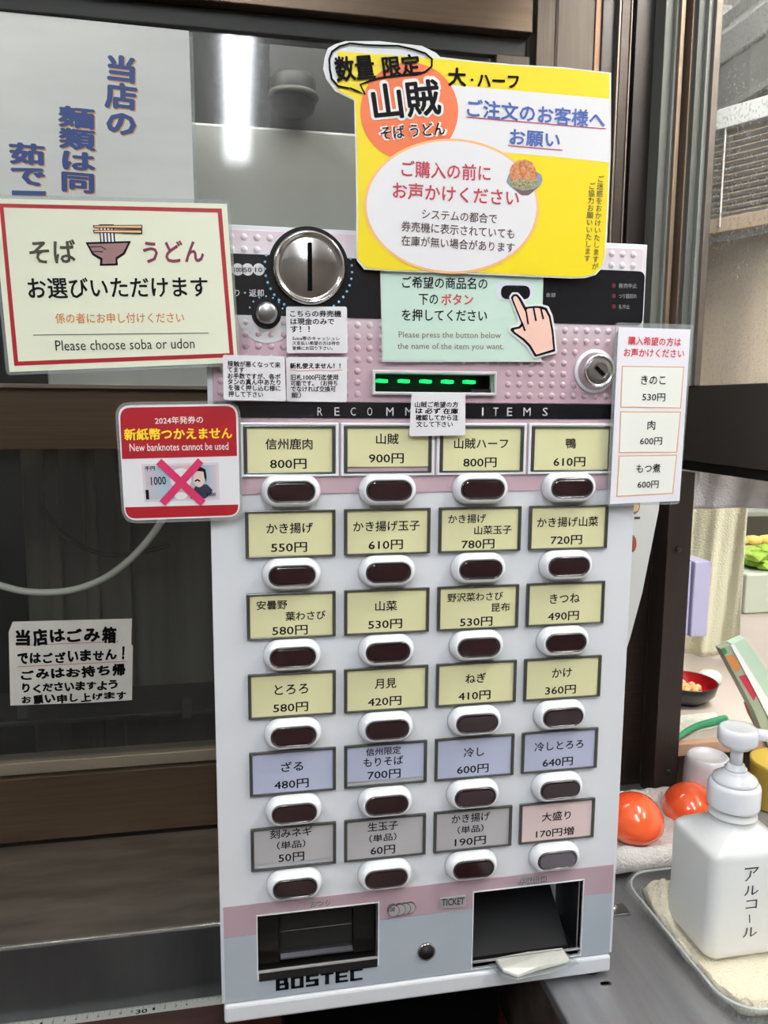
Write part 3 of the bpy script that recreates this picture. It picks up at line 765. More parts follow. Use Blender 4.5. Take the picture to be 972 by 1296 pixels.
write(cm_, '100', (491.5, 1151.5), (500, 1150.5), 6, mat('badge_ink', (64, 62, 66), .5), -.0024, .03)
write(M, 'おつり', (391, 1144), (417, 1141), 8, EMB, -.0003, .02)
write(M, 'おつり', (391.6, 1144.8), (417.6, 1141.8), 8, mat('emboss_shadow_ink', (84, 74, 80), .5), -.0001, .02)
write(M, '券取出口', (654, 1115), (691, 1111.5), 9, EMB, -.0003, .02)
write(M, '券取出口', (654.7, 1116), (691.7, 1112.5), 9, mat('emboss_shadow_ink', (84, 74, 80), .5), -.0001, .02)
# maker lettering built from broad strokes
def maker_text():
    bm = bmesh.new()
    glyph = {'B': [[(0, 0), (0, 1), (.9, 1), (.9, .5), (0, .5)], [(1, .5), (1, 0), (0, 0)]],
             'O': [[(0, 0), (0, 1), (1, 1), (1, 0), (0, 0)]],
             'S': [[(1, 1), (0, 1), (0, .5), (1, .5), (1, 0), (0, 0)]],
             'T': [[(0, 1), (1, 1)], [(.5, 1), (.5, 0)]],
             'E': [[(1, 1), (0, 1), (0, 0), (1, 0)], [(0, .5), (.9, .5)]],
             'C': [[(1, 1), (0, 1), (0, 0), (1, 0)]]}
    A0 = pt(349, 1244, 1, 0); B0 = pt(459, 1233, 1, 0); Lw = B0.x - A0.x; step = Lw / 5.86
    z0 = .0150; hgt = .0098
    z0 = pt(404, 1247, 1, 0).z
    for i, ch in enumerate('BOSTEC'):
        gx = A0.x + i * step; gw = step * .86
        t = .0031; tz = .0019
        for pl in glyph[ch]:
            for (ax, az), (bx_, bz_) in zip(pl, pl[1:]):
                x_0, x_1 = sorted((gx + ax * (gw - t) , gx + bx_ * (gw - t))); q0, q1 = sorted((z0 + az * (hgt - tz), z0 + bz_ * (hgt - tz)))
                vs = [bm.verts.new(p) for p in ((x_0, -.0001, q0), (x_1 + t, -.0001, q0), (x_1 + t, -.0001, q1 + tz), (x_0, -.0001, q1 + tz))]
                bm.faces.new(vs)
    me = bpy.data.meshes.new('maker_lettering'); bm.to_mesh(me); bm.free(); me.materials.append(INK)
    o = bpy.data.objects.new('maker_lettering', me); COL.objects.link(o); adopt(o, M)
maker_text()

# ---------------------------------------------------------------- paper ticket bundle in the ticket tray
tk = thing('ticket_paper', 'folded white paper wrapped in clear tape sticking out of ticket tray', 'paper', (.235, -.01, .02))
pv = [pt(x, y, 1, Y) for x, y, Y in ((626, 1212, .004), (668, 1204, .006), (712, 1199, .004), (721, 1214, -.016), (680, 1223, -.020), (655, 1234, -.022), (636, 1226, -.018))]
def sheet(name, vs, th, m, parent, sm=False):
    bm = bmesh.new(); a = [bm.verts.new(p) for p in vs]; b = [bm.verts.new((p[0], p[1], p[2] - th)) for p in vs]; n = len(vs)
    bm.faces.new(a); bm.faces.new(b[::-1])
    for i in range(n): bm.faces.new((a[i], a[(i + 1) % n], b[(i + 1) % n], b[i]))
    return link(name, bm, m, parent, bevel=.0008)
sheet('paper_fold', pv, .0030, mat('aged_paper', (226, 226, 218), .6, noise=.08, nscale=60), tk)
tv = [pt(x, y, 1, Y) for x, y, Y in ((618, 1215, .002), (712, 1197, .003), (734, 1214, -.016), (700, 1226, -.021), (655, 1234, -.023), (634, 1230, -.018))]
sheet('clear_tape', [(v.x, v.y, v.z - .0036) for v in tv], .0003, LAMIN, tk)

# ---------------------------------------------------------------- small stickers on the machine
def sticker(label, pts, lines, extra=None, Y=-.0020, rr=3, thick=.0006, m=PAPERW, name='sticker', cat='sticker'):
    c = pt(sum(p[0] for p in pts) / len(pts), sum(p[1] for p in pts) / len(pts), 1, Y)
    t = thing(name, label, cat, (c.x, Y, c.z))
    ppoly('paper', round_px(pts, rr), Y, m, t, thick)
    for l in lines: write(t, l[0], l[1], l[2], l[3], l[5] if len(l) > 5 else INK, Y - .0002, l[4])
    return t
GREYINK = mat('grey_ink', (60, 60, 64), .6)
sticker('white sticker under the coin slot asking for cash only', [(362, 388), (439, 388), (440, 447), (363, 447)],
 [('こちらの券売機', (367, 397), (432, 397), 8.5, .02), ('は現金のみで', (367.5, 406.8), (423, 406.8), 8.5, .02), ('す！！', (367.5, 416.5), (392, 416.5), 8.5, .02),
  ('Suica等のキャッシュレ', (370, 428), (430, 428.5), 5, .01), ('ス支払い希望の方は待合', (370, 434.3), (430, 434.3), 5, .01), ('室横にお回り下さい。', (370, 440.6), (421, 440.6), 5, .01)], Y=-.0032)
sticker('white sticker with six text lines lying over the left edge of the machine', [(282, 449), (360, 451), (362, 508), (283, 506)],
 [('接触が悪くなって来', (288, 460), (355, 462), 7.5, .02), ('てます', (288, 467.8), (309, 468.2), 7, .02), ('お手数ですが、各ボ', (288, 475.5), (355, 476.8), 7.5, .02), ('タンの真ん中あたり', (288, 483), (355, 484), 7.5, .02), ('を強く押し込む様に', (289, 490.5), (355, 491.5), 7.5, .02), ('押して下さい', (289, 498.5), (333, 499.5), 7.5, .02)], Y=-.0110)
s3 = sticker('white sticker with one faint red underline left of the bill slot', [(362, 452), (439, 452), (439, 509), (363, 508)],
 [('新札使えません！！', (367, 463), (431, 463), 7.5, .03), ('旧札1000円迄使用', (368, 477.5), (428, 477.5), 7.5, .02), ('可能です。（お持ち', (368, 485), (427, 485), 7.5, .02), ('でなければ交換可', (368, 492.3), (425, 492.3), 7.5, .02), ('能）', (369, 500), (381, 500), 7.5, .02)], Y=-.0032)
link('red_rule', stroke_bm([(367, 468), (380, 469.5), (400, 468.5), (420, 469.5), (433, 468)], 1, -.0034), mat('pale_red_rule', (214, 150, 150), .6), s3)
sticker('white sticker just below the green-lit bill slot', [(521, 498), (589, 498), (589, 551), (518, 552)],
 [('山賊ご希望の方', (525, 512), (580, 512), 7.5, .02), ('は 必ず 在庫', (526, 519.8), (580, 520.5), 7.5, .03), ('確認してから注', (526, 528.5), (580, 528.5), 7.5, .03), ('文して下さい', (527, 536.8), (573, 537), 7.5, .02)], Y=-.0044)

# ---------------------------------------------------------------- green notice with pointing hand
YG = -.0034
gn = thing('green_notice', 'pale green notice with a pointing hand cutout beside the printed text', 'notice', (.165, YG, .52))
ppoly('paper', [(483, 336), (688, 340), (685, 456), (485, 456)], YG, mat('pale_green_paper', (190, 216, 204), .45, coat=.2), gn, .0006)
lm_ = link('film_edge', stroke_bm([(482, 335), (484.2, 457.2), (686.5, 457)], 2.0, YG + .0001), mat('film_edge_white', (206, 212, 212), .3), gn)
write(gn, 'ご希望の商品名の', (509, 357), (617, 359), 15, INK, YG - .0002, .012)
write(gn, '下の', (530, 379), (554.5, 379), 14, INK, YG - .0002, .012)
write(gn, 'ボタン', (558.5, 379), (599, 379), 14, mat('red_lettering', (190, 60, 66), .5), YG - .0002, .02)
write(gn, 'を押してください', (508.5, 398.5), (616.5, 399.5), 15, INK, YG - .0002, .012)
BR = mat('brown_grey_lettering', (128, 104, 90), .6)
write(gn, 'Please press the button below', (504.5, 424.5), (634, 425.5), 10, BR, YG - .0002)
write(gn, 'the name of the item you want.', (503, 439), (637.5, 439.5), 10, BR, YG - .0002)
ppoly('button_picture', round_px([(628, 356), (676, 357), (676, 381), (628, 380)], 12), YG - .0002, mat('halo_lilac', (206, 208, 222), .5), gn)
ppoly('button_picture', round_px([(634, 361), (671, 361.5), (671, 379), (634, 378.5)], 8.5), YG - .0003, BLACK, gn)
c6 = lambda p: (450 + p[0] * .3292, 320 + p[1] * .3292)
hand_o = [(590, 170), (602, 152), (625, 152), (642, 172), (662, 200), (690, 196), (715, 198), (742, 205), (758, 240), (768, 300), (776, 385), (686, 407), (660, 365), (640, 345), (605, 318), (588, 300), (592, 282), (622, 276), (625, 262)]
hand_b = [(597, 172), (606, 159), (622, 159), (636, 175), (654, 208), (690, 204), (715, 205), (735, 212), (750, 243), (761, 300), (768, 378), (690, 400), (666, 360), (645, 338), (610, 312), (595, 298), (598, 289), (628, 283), (637, 270)]
hand_s = [(605, 176), (609, 167), (619, 167), (628, 180), (655, 232), (660, 215), (680, 213), (700, 212), (728, 220), (743, 248), (753, 302), (760, 371), (695, 391), (672, 353), (650, 331), (612, 304), (608, 296), (632, 291), (646, 278)]
ppoly('hand_cutout', round_px([c6(p) for p in hand_o], 1.5), YG - .0006, PAPERW, gn, .0003)
ppoly('hand_outline', round_px([c6(p) for p in hand_b], 1.2), YG - .0008, BLACK, gn)
ppoly('hand_skin', round_px([c6(p) for p in hand_s], 1.2), YG - .0010, mat('hand_pink', (232, 190, 176), .5), gn)
for a, b in (((656, 225), (664, 275)), ((684, 210), (694, 262)), ((712, 212), (722, 255)), ((640, 268), (652, 300))):
    link('finger_line', stroke_bm([c6(a), c6(b)], 2.2, YG - .0012), BLACK, gn)

# ---------------------------------------------------------------- yellow notice
YY = -.0056
yn = thing('yellow_notice', 'yellow laminated notice with orange disc and speech balloon on machine top', 'notice', (.2, YY, .64))
film = [(411, 72), (415, 61), (424, 56), (437, 52), (480, 52), (534, 58), (552, 67), (557, 72), (600, 77), (650, 81.5), (712, 85), (773.5, 92), (773, 197), (770, 270), (767, 322), (764, 337), (754, 348), (740, 352), (723, 352.5), (600, 347), (490, 343), (461, 341), (452, 330), (450, 323), (451, 273), (450, 200), (448, 127), (436, 121), (424, 115), (413, 100), (409, 87)]
ppoly('film', film, YY, mat('film_white', (214, 218, 220), .3, coat=.6), yn, .0006)
yel = [(427.5, 65), (470, 68), (556, 74.5), (600, 78.5), (650, 83), (712, 86.5), (771.5, 93.5), (771, 197), (768, 270), (765, 322), (762, 336), (753, 346), (740, 350), (723, 350.5), (600, 345), (490, 341.5), (463, 339), (454, 329), (452, 323), (453, 273), (452, 200), (449.5, 126), (437, 119.5), (427, 114)]
ppoly('yellow_print', yel, YY - .0002, YELLOW, yn)
ppoly('white_band', [(550, 106), (600, 110), (771, 125), (771, 205.5), (700, 198), (600, 190), (560, 200)], YY - .0003, PAPERW, yn)
ppoly('orange_disc', ell_px(518, 141, 62, 62, 48), YY - .0004, mat('orange_print', (218, 108, 62), .5), yn)
ppoly('ellipse_border', ell_px(571.5, 261, 111, 85.5, 64, 2), YY - .0005, mat('peach_print', (232, 178, 122), .5), yn)
ppoly('ellipse_panel', ell_px(571.5, 261, 107.5, 82.5, 64, 2), YY - .0006, PAPERW, yn)
HW = mat('halo_white', (226, 224, 222), .5)
write(yn, '山賊', (467, 130), (560, 121), 53, HW, YY - .00065, .085)
write(yn, '山賊', (471, 130), (557, 122), 46, INK, YY - .0008, .025)
write(yn, 'そば うどん', (479, 169), (566, 162), 20, HW, YY - .0007, .07)
write(yn, 'そば うどん', (482, 168.5), (563, 162), 16.5, INK, YY - .0009, .015)
BL2 = mat('royal_blue_print', (52, 84, 160), .5); RD2 = mat('wine_red_print', (176, 44, 66), .5)
write(yn, 'ご注文のお客様へ', (591, 136), (766, 152), 23, BL2, YY - .0006, .022)
write(yn, 'お願い', (645, 173), (709, 178), 20, BL2, YY - .0006, .022)
for a, b in (((590, 148), (767, 163)), ((643, 184), (712, 190))):
    link('red_rule', stroke_bm([a, b], 1.1, YY - .0006), RD2, yn)
write(yn, 'ご購入の前に', (508, 213), (621, 219.5), 21, RD2, YY - .0008, .015)
write(yn, 'お声かけください', (497, 240.5), (657, 251), 21, RD2, YY - .0008, .015)
BK = mat('brown_black_print', (72, 52, 50), .5)
write(yn, 'システムの都合で', (534, 270.5), (629, 277), 13, BK, YY - .0008, .008)
write(yn, '券売機に表示されていても', (508, 286), (651, 296), 13, BK, YY - .0008, .008)
write(yn, '在庫が無い場合があります', (508, 304), (651, 313.5), 13, BK, YY - .0008, .008)
write_v(yn, 'ご迷惑をおかけいたしますが', (760.5, 222), (753, 341), 8.5, BK, YY - .0004, .008)
write_v(yn, 'ご協力お願いいたします', (749.5, 231), (743, 331), 8.5, BK, YY - .0004, .008)
write(yn, '数量', (424, 88), (474, 84), 32, MARK, YY - .0010, .03)
write(yn, '限定', (484, 85), (532, 81), 27, MARK, YY - .0010, .03)
c4 = lambda p: (405 + p[0] * .1903, 50 + p[1] * .1903)
bal = [(195, 325), (120, 310), (78, 262), (66, 200), (62, 130), (80, 80), (130, 45), (200, 25), (300, 36), (400, 40), (520, 42), (620, 65), (700, 92), (745, 130), (742, 180), (700, 215), (640, 232), (560, 235), (400, 255), (330, 275), (268, 300), (300, 365), (250, 345), (198, 322)]
link('balloon_line', stroke_bm([c4(p) for p in bal], 2.6, YY - .0009), MARK, yn)
write(yn, '大', (567, 97), (590, 98), 24, MARK, YY - .0006, .035)
write(yn, 'ハーフ', (604, 102), (657, 104), 16, MARK, YY - .0006, .035)
ppoly('marker_dot', ell_px(597.5, 101, 1.8, 1.8, 10), YY - .0006, MARK, yn)
# printed picture of a rice bowl
c5 = lambda p: (640 + p[0] * .144, 180 + p[1] * .144)
ppoly('bowl_picture', [c5(p) for p in [(5, 350), (25, 290), (40, 265), (180, 250), (275, 262), (312, 285), (324, 330), (310, 370), (235, 440), (200, 466), (140, 466), (95, 430), (40, 390)]], YY - .0007, mat('bowl_blue_print', (126, 138, 158), .5), yn)
ppoly('bowl_picture', [c5(p) for p in [(60, 395), (150, 425), (250, 410), (300, 375), (235, 440), (200, 466), (140, 466), (95, 430)]], YY - .00075, mat('bowl_dark_print', (96, 78, 82), .5), yn)
ppoly('garnish_picture', [c5(p) for p in [(25, 345), (60, 320), (160, 330), (270, 320), (290, 350), (250, 395), (150, 415), (70, 395)]], YY - .0008, mat('garnish_print', (176, 180, 130), .6, noise=.4, nscale=900, rgb2=(86, 52, 44)), yn)
ppoly('chicken_picture', round_px([c5(p) for p in [(35, 300), (38, 240), (60, 195), (110, 160), (170, 152), (225, 170), (255, 215), (280, 290), (262, 325), (200, 335), (150, 320), (80, 335), (45, 325)]], 2), YY - .0009, mat('chicken_print', (214, 150, 100), .6, noise=.4, nscale=500, rgb2=(150, 78, 44)), yn)

# ---------------------------------------------------------------- cream notice at left
YC = -.0085
cn = thing('cream_notice', 'large cream laminated notice with red border and a noodle bowl picture', 'notice', (-.05, YC, .52))
ppoly('film', round_px([(-14, 246), (291, 253), (304, 463), (8, 475)], 7), YC, LAMIN, cn, .0004)
ppoly('paper', [(-10, 251), (287, 258), (301, 459), (12, 471)], YC - .0003, CREAM, cn, .0003)
bmb = stroke_bm([(1.5, 260), (278.5, 267), (293.5, 449.5), (20.5, 460.5)], 5, YC - .0004)
bm_ = bmesh.new()
def quad(bm, pts, Y):
    vs = [bm.verts.new(pt(x, y, 1, Y)) for x, y in pts]; bm.faces.new(vs)
bmb.free()
O = [(-1, 257.5), (280.5, 264), (296, 452), (18, 463)]; I = [(4.5, 262.5), (275.5, 269), (290.5, 447), (23, 457.5)]
for i in range(4): j = (i + 1) % 4; quad(bm_, [O[i], O[j], I[j], I[i]], YC - .0004)
link('red_border', bm_, REDINK, cn)
write(cn, 'そば', (37, 319), (96, 318), 30, mat('olive_ink', (54, 52, 34), .5), YC - .0005, .022)
write(cn, 'うどん', (181, 319), (258, 318), 28, mat('maroon_ink', (112, 30, 62), .5), YC - .0005, .022)
write(cn, 'お選びいただけます', (35, 365), (263, 363), 26, INK, YC - .0005, .018)
write(cn, '係の者にお申し付けください', (70, 403), (233, 402), 13, mat('ochre_ink', (198, 122, 60), .5), YC - .0005, .008)
link('rule', stroke_bm([(42, 424), (264, 421.5)], .9, YC - .0005), GREYINK, cn)
write(cn, 'Please choose soba or udon', (70, 437.5), (246, 434.5), 13, INK, YC - .0005)
ppoly('bowl_outline', round_px([(108, 306.5), (166, 305), (158, 322), (148.5, 328), (149.5, 336), (126, 336.5), (127, 329), (117, 323)], 1.5), YC - .0005, INK, cn)
ppoly('bowl_fill', round_px([(111.5, 309), (162, 307.5), (155.5, 320), (146, 326), (146.5, 333.5), (129, 334), (130, 327), (119, 321)], 1.5), YC - .0006, mat('bowl_mauve', (138, 104, 104), .5), cn)
ppoly('noodles_outline', [(125, 284), (144, 284), (146, 306), (127, 307)], YC - .0006, INK, cn)
for k in range(4): ppoly('noodle', [(126.5 + k * 4.4, 286), (129.3 + k * 4.4, 286), (131 + k * 4.4, 306), (128.4 + k * 4.4, 306)], YC - .0007, PAPERW, cn)
for y0 in (285, 291):
    ppoly('chopstick_outline', [(117.5, y0), (180, y0 - .5), (180, y0 + 5), (118.5, y0 + 3.5)], YC - .0008, INK, cn)
    ppoly('chopstick', [(119, y0 + .8), (178.8, y0 + .5), (178.8, y0 + 3.6), (119.5, y0 + 2.7)], YC - .0009, mat('chopstick_tan', (226, 178, 130), .5), cn)
for dx in (0, 6): link('bowl_stripe', stroke_bm([(113 + dx * .8, 312.5 + dx), (128 - dx, 312 + dx), (134 - dx * .6, 316 + dx * .5)], 1.1, YC - .0007), INK, cn)

# ---------------------------------------------------------------- red banknote notice
YR = -.0062
rn = thing('red_notice', 'red and white rounded notice with a crossed-out banknote on machine edge', 'notice', (-.02, YR, .42))
ppoly('film', round_px([(145, 509), (304, 507), (307, 658), (155, 663)], 20), YR, LAMIN, rn, .0004)
ppoly('paper', round_px([(149, 513), (301, 511), (304, 654), (158, 659)], 16), YR - .0003, PAPERW, rn, .0003)
ppoly('red_field', round_px([(151.5, 516), (298.5, 513.5), (300, 577), (154.5, 581)], [14, 14, 0, 0]), YR - .0004, REDINK, rn)
ppoly('red_field', round_px([(158.5, 642), (301.5, 638.5), (301.5, 652), (160, 656.5)], [0, 0, 12, 12]), YR - .0004, REDINK, rn)
YL = mat('yellow_lettering', (244, 212, 40), .5); WL = mat('paper_white_lettering', (236, 226, 222), .5)
write(rn, '2024年発券の', (196, 532.5), (257, 531), 9.5, WL, YR - .0006, .012)
write(rn, '新紙幣つかえません', (157, 550), (294, 548), 15, YL, YR - .0006, .03)
write(rn, 'New banknotes cannot be used', (164, 566.5), (289, 564.5), 9.5, WL, YR - .0006, .004)
nm = bpy.data.materials.new('banknote_print'); nm.use_nodes = True; nt = nm.node_tree; bs = nt.nodes['Principled BSDF']
tc = nt.nodes.new('ShaderNodeTexCoord'); sp = nt.nodes.new('ShaderNodeSeparateXYZ'); mr = nt.nodes.new('ShaderNodeMapRange')
mr.inputs[1].default_value = pt(180, 600, 1, YR).x; mr.inputs[2].default_value = pt(278, 600, 1, YR).x
rp = nt.nodes.new('ShaderNodeValToRGB'); nt.links.new(tc.outputs['Object'], sp.inputs[0]); nt.links.new(sp.outputs[0], mr.inputs[0]); nt.links.new(mr.outputs[0], rp.inputs[0]); nt.links.new(rp.outputs[0], bs.inputs['Base Color'])
cr = rp.color_ramp; cr.elements[0].position = 0; cr.elements[0].color = lin((196, 178, 184)); cr.elements[1].position = 1; cr.elements[1].color = lin((210, 190, 198))
for p, c_ in ((.3, (150, 178, 196)), (.55, (214, 170, 170)), (.75, (120, 166, 184))): cr.elements.new(p).color = lin(c_)
ppoly('banknote_border', [(179, 587.5), (277, 585.5), (278, 632.5), (183, 635.5)], YR - .0004, mat('note_border', (206, 196, 204), .5), rn)
ppoly('banknote', [(182.5, 590), (274, 588.5), (275, 630), (186, 632.5)], YR - .0005, nm, rn)
write(rn, '千円', (183.5, 593), (196, 592.5), 6, INK, YR - .0007, .02)
write(rn, '1000', (191, 609), (210, 608), 10.5, INK, YR - .0007, .012)
ppoly('seal_circle', ell_px(229, 606, 13.5, 13.5, 28), YR - .0006, PAPERW, rn)
ppoly('white_patch', ell_px(229, 627.5, 8, 4.5, 20), YR - .00065, PAPERW, rn)
ppoly('note_corner', [(184, 620), (188, 620), (189, 632), (185, 632)], YR - .0007, INK, rn)
write(rn, '1000', (262, 626), (273, 625.5), 4.5, INK, YR - .0008, .02)
ppoly('suit', [(241, 631), (246, 617), (251, 613), (262, 613), (269, 620), (268, 624), (260, 631)], YR - .0007, mat('navy_print', (36, 44, 66), .5), rn)
ppoly('face', ell_px(252, 605, 7.5, 11.5, 24), YR - .0008, mat('face_print', (214, 190, 186), .5), rn)
ppoly('hair', [(244, 598), (247, 592.5), (254, 591), (260, 594), (261.5, 602), (261, 611), (258.5, 604), (257.5, 597), (250, 596)], YR - .0009, INK, rn)
ppoly('moustache', [(246, 608.5), (250, 606), (254, 608.5), (253, 610), (250, 608.5), (247, 610)], YR - .0009, INK, rn)
XM = mat('magenta_cross', (190, 44, 92), .4)
link('cross_bar', stroke_bm([(201, 584), (257, 637)], 9.5, YR - .0011), XM, rn)
link('cross_bar', stroke_bm([(254, 583), (205.5, 637)], 9.5, YR - .0012), XM, rn)

# ---------------------------------------------------------------- tall white price notice at right
YT = -.0062
wn = thing('price_notice', 'narrow white laminated notice with three orange-outlined prices right of the lock', 'notice', (.33, YT, .43))
ppoly('film', round_px([(779, 408), (878, 411), (860, 638), (768, 641)], 5), YT, LAMIN, wn, .0004)
ppoly('paper', [(783, 414), (874, 417), (860, 634), (772, 638)], YT - .0003, mat('cool_white_paper', (224, 224, 232), .4, coat=.3), wn, .0003)
write(wn, '購入希望の方は', (795, 431), (862, 433), 11, mat('bright_red_ink', (204, 44, 62), .5), YT - .0005, .018)
write(wn, 'お声かけください', (789.5, 446), (866, 447.5), 11, mat('bright_red_ink', (204, 44, 62), .5), YT - .0005, .018)
OR = mat('orange_outline', (212, 160, 112), .5); CW = mat('card_white', (226, 229, 222), .45)
for q in ([(787, 463), (866, 464), (862, 517), (785, 516)], [(785, 520.5), (862, 521), (857, 573), (783, 573.5)], [(783, 576.5), (857, 575.5), (852, 625), (780, 629)]):
    pp = ppoly('price_box', q, YT - .0004, OR, wn)
    cxq = sum(p[0] for p in q) / 4; cyq = sum(p[1] for p in q) / 4
    inner = [(p[0] + (1.3 if p[0] < cxq else -1.3), p[1] + (1.3 if p[1] < cyq else -1.3)) for p in q]
    ppoly('box_fill', inner, YT - .0005, CW, pp)
for t, a, b, h in (('きのこ', (811.5, 481), (842.5, 481), 11.5), ('530円', (813, 502.5), (842, 503), 10), ('肉', (819.5, 538), (829.5, 538), 11.5), ('600円', (810, 558.5), (838, 558), 9.5), ('もつ煮', (805.5, 593), (836, 592.5), 11.5), ('600円', (807, 613.5), (833.5, 613), 9.5)):
    write(wn, t, a, b, h, INK, YT - .0007, .01)

# leaning laminated menu behind the machine's right side
mn = thing('menu_sheet', 'white laminated food menu leaning in the gap right of the machine', 'menu', (.36, .10, .2))
YM = .12
ppoly('sheet', [(740, 600), (837, 600), (833, 645), (826, 680), (812, 750), (797, 806), (780, 860), (740, 860)], YM, mat('menu_white', (206, 208, 206), .35, coat=.4), mn, .0008)
link('sheet_edge', stroke_bm([(837, 600), (833, 645), (826, 680), (812, 750), (797, 806), (780, 860)], 1.6, YM - .0002), mat('film_edge_white', (206, 212, 212), .3), mn)
ppoly('dish_picture', ell_px(801, 640, 9, 11, 20), YM - .0003, mat('dish_brown', (120, 78, 50), .6), mn)
ppoly('dish_picture', ell_px(800, 688, 5.5, 11, 20), YM - .0003, mat('dish_rust', (146, 74, 48), .6), mn)
ppoly('dish_picture', ell_px(803, 641, 6, 7, 18), YM - .0004, mat('dish_cream', (206, 170, 130), .6), mn)
ppoly('caption_line', [(803, 654), (810, 654), (810, 657), (803, 657)], YM - .0004, GREYINK, mn)

# ---------------------------------------------------------------- right counter: tray, towel, bottle
CT = -.006
tray = thing('plastic_tray', 'clear ribbed plastic tray holding a towel and the pump bottle', 'tray', (.45, .01, CT))
TX0, TX1, TY0, TY1 = .372, .540, -.078, .098
CLR = clear_mat('clear_plastic', (250, 251, 250), 1.45, .05, .08)
secs = []
for off, z_, r_ in ((.014, .0006, .020), (.012, .001, .021), (.004, .019, .026), (.0015, .0215, .028), (-.001, .0220, .029), (-.0035, .0215, .030)):
    secs.append([(p[0], p[1], CT + z_) for p in rrect(TX0 + off, TX1 - off, TY0 + off, TY1 - off, r_, 8)])
bmt_ = rings(secs, False); 
bmt_.faces.new([v for v in list(bmt_.verts)[:len(secs[0])]][::-1])
link('tray_shell', bmt_, CLR, tray, smooth=True)
rim = [(p[0], p[1], CT + .0222) for p in rrect(TX0, TX1, TY0, TY1, .028, 10)]; rim.append(rim[0]); 
link('tray_rim', tube(rim, .0011, 8), clear_mat('rim_highlight_plastic', (245, 246, 245), 1.5, .05, .45), tray, smooth=True)  # whitish haze in the colour stands in for highlights along the rim
bmr = bmesh.new()
per = rrect(TX0 + .008, TX1 - .008, TY0 + .008, TY1 - .008, .022, 10)
N = len(per)
for i in range(0, N):
    a, b = Vector(per[i]), Vector(per[(i + 1) % N]); L = (b - a).length; n = max(1, int(L / .009))
    for k in range(n):
        p = a + (b - a) * k / n; box(p.x - .0007, p.x + .0007, p.y - .0007, p.y + .0007, CT + .003, CT + .016, bmr)
rb = link('tray_rib', bmr, CLR, tray); rb['kind'] = 'stuff'
# towel inside the tray: a rumpled sheet
TOW = mat('towel_cotton', (232, 224, 202), .9, bump=.8, nscale=300, bscale=500)
TOWW = mat('white_cotton', (226, 222, 220), .9, bump=.8, nscale=300, bscale=420)
def cloth_sheet(x0, x1, y0, y1, f, nx=40, ny=40, th=.0025, outline=None, under=None):
    bm = bmesh.new(); T = []; Bt = []
    for j in range(ny + 1):
        for i in range(nx + 1):
            u, v = i / nx, j / ny; x = x0 + (x1 - x0) * u; y = y0 + (y1 - y0) * v
            if outline: x, y = outline(x, y, u, v)
            z = f(u, v, x, y); T.append(bm.verts.new((x, y, z))); Bt.append(bm.verts.new(under(x, y) if under else (x, y, z - th)))
    g = lambda i, j: j * (nx + 1) + i
    for j in range(ny):
        for i in range(nx):
            q = (g(i, j), g(i + 1, j), g(i + 1, j + 1), g(i, j + 1))
            bm.faces.new([T[k] for k in q]); bm.faces.new([Bt[k] for k in q[::-1]])
    for i in range(nx):
        bm.faces.new((T[g(i, 0)], Bt[g(i, 0)], Bt[g(i + 1, 0)], T[g(i + 1, 0)])); bm.faces.new((T[g(i + 1, ny)], Bt[g(i + 1, ny)], Bt[g(i, ny)], T[g(i, ny)]))
    for j in range(ny):
        bm.faces.new((T[g(0, j + 1)], Bt[g(0, j + 1)], Bt[g(0, j)], T[g(0, j)])); bm.faces.new((T[g(nx, j)], Bt[g(nx, j)], Bt[g(nx, j + 1)], T[g(nx, j + 1)]))
    return bm
def squircle(x, y, u, v):
    cx, cy = (TX0 + TX1) / 2, (TY0 + TY1) / 2
    a, b = (u - .5) * 2, (v - .5) * 2
    k = 1 - .10 * (a * a * b * b)
    hx, hy = (TX1 - TX0) / 2 - .0074, (TY1 - TY0) / 2 - .0074
    w = .0012 * math.sin(19 * u + 3) + .001 * math.sin(23 * v)
    return cx + a * hx * k + w, cy + b * hy * k + w
def towel_z(u, v, x, y):
    z = CT + .0042
    e = min(u, v, 1 - u, 1 - v)
    in_bottle = .387 < x < .480 and -.020 < y < .066
    z += (.15 if in_bottle else 1) * .0125 * math.exp(-(e / .06) ** 2) * (1 + .35 * math.sin(34 * u) * math.cos(27 * v))
    if not in_bottle: z += .0007 * math.sin(40 * u + 5 * v) 
    g = math.exp(-(((u - .12) / .08) ** 2 + ((v - .86) / .10) ** 2))
    return z + .030 * g
tag(link('towel', cloth_sheet(0, 1, 0, 1, towel_z, 48, 48, .0022, squircle, lambda x, y: (.456 + (x - .456) * .93, .010 + (y - .010) * .93, CT + .0016)), TOW, smooth=True), 'cream cotton towel folded in the clear tray under the bottle', 'towel')

# pump bottle
BX, BY, BZ = .433, .0235, CT + .0068
BOT = mat('milky_bottle_plastic', (218, 221, 221), .28, coat=.2)
pb = thing('pump_bottle', 'white square pump bottle with handwritten alcohol lettering on its front', 'bottle', (BX, BY, BZ))
secs = []
for hx, hy, z_, r_ in ((.030, .026, 0, .008), (.0345, .030, .0008, .010), (.0372, .0325, .004, .010), (.038, .0335, .010, .009), (.0378, .0333, .050, .009), (.0378, .0333, .088, .009), (.0376, .0331, .0915, .009), (.0366, .0321, .0942, .0095), (.0348, .0304, .0962, .010), (.0300, .0265, .0990, .012), (.0245, .0225, .1025, .015), (.0200, .0190, .1062, .0185), (.0178, .0178, .1090, .0177), (.0172, .0172, .1115, .0171)):
    secs.append([(BX + p[0], BY + p[1], BZ + z_) for p in rrect(-hx, hx, -hy, hy, min(r_, hy * .995), 7)])
link('bottle_body', rings(secs, True), BOT, pb, smooth=True)
def ring_part(name, prof, m=WPLAST, n=36, parent=pb): return link(name, lathe_z((BX, BY, BZ), prof, n), m, parent, smooth=True)
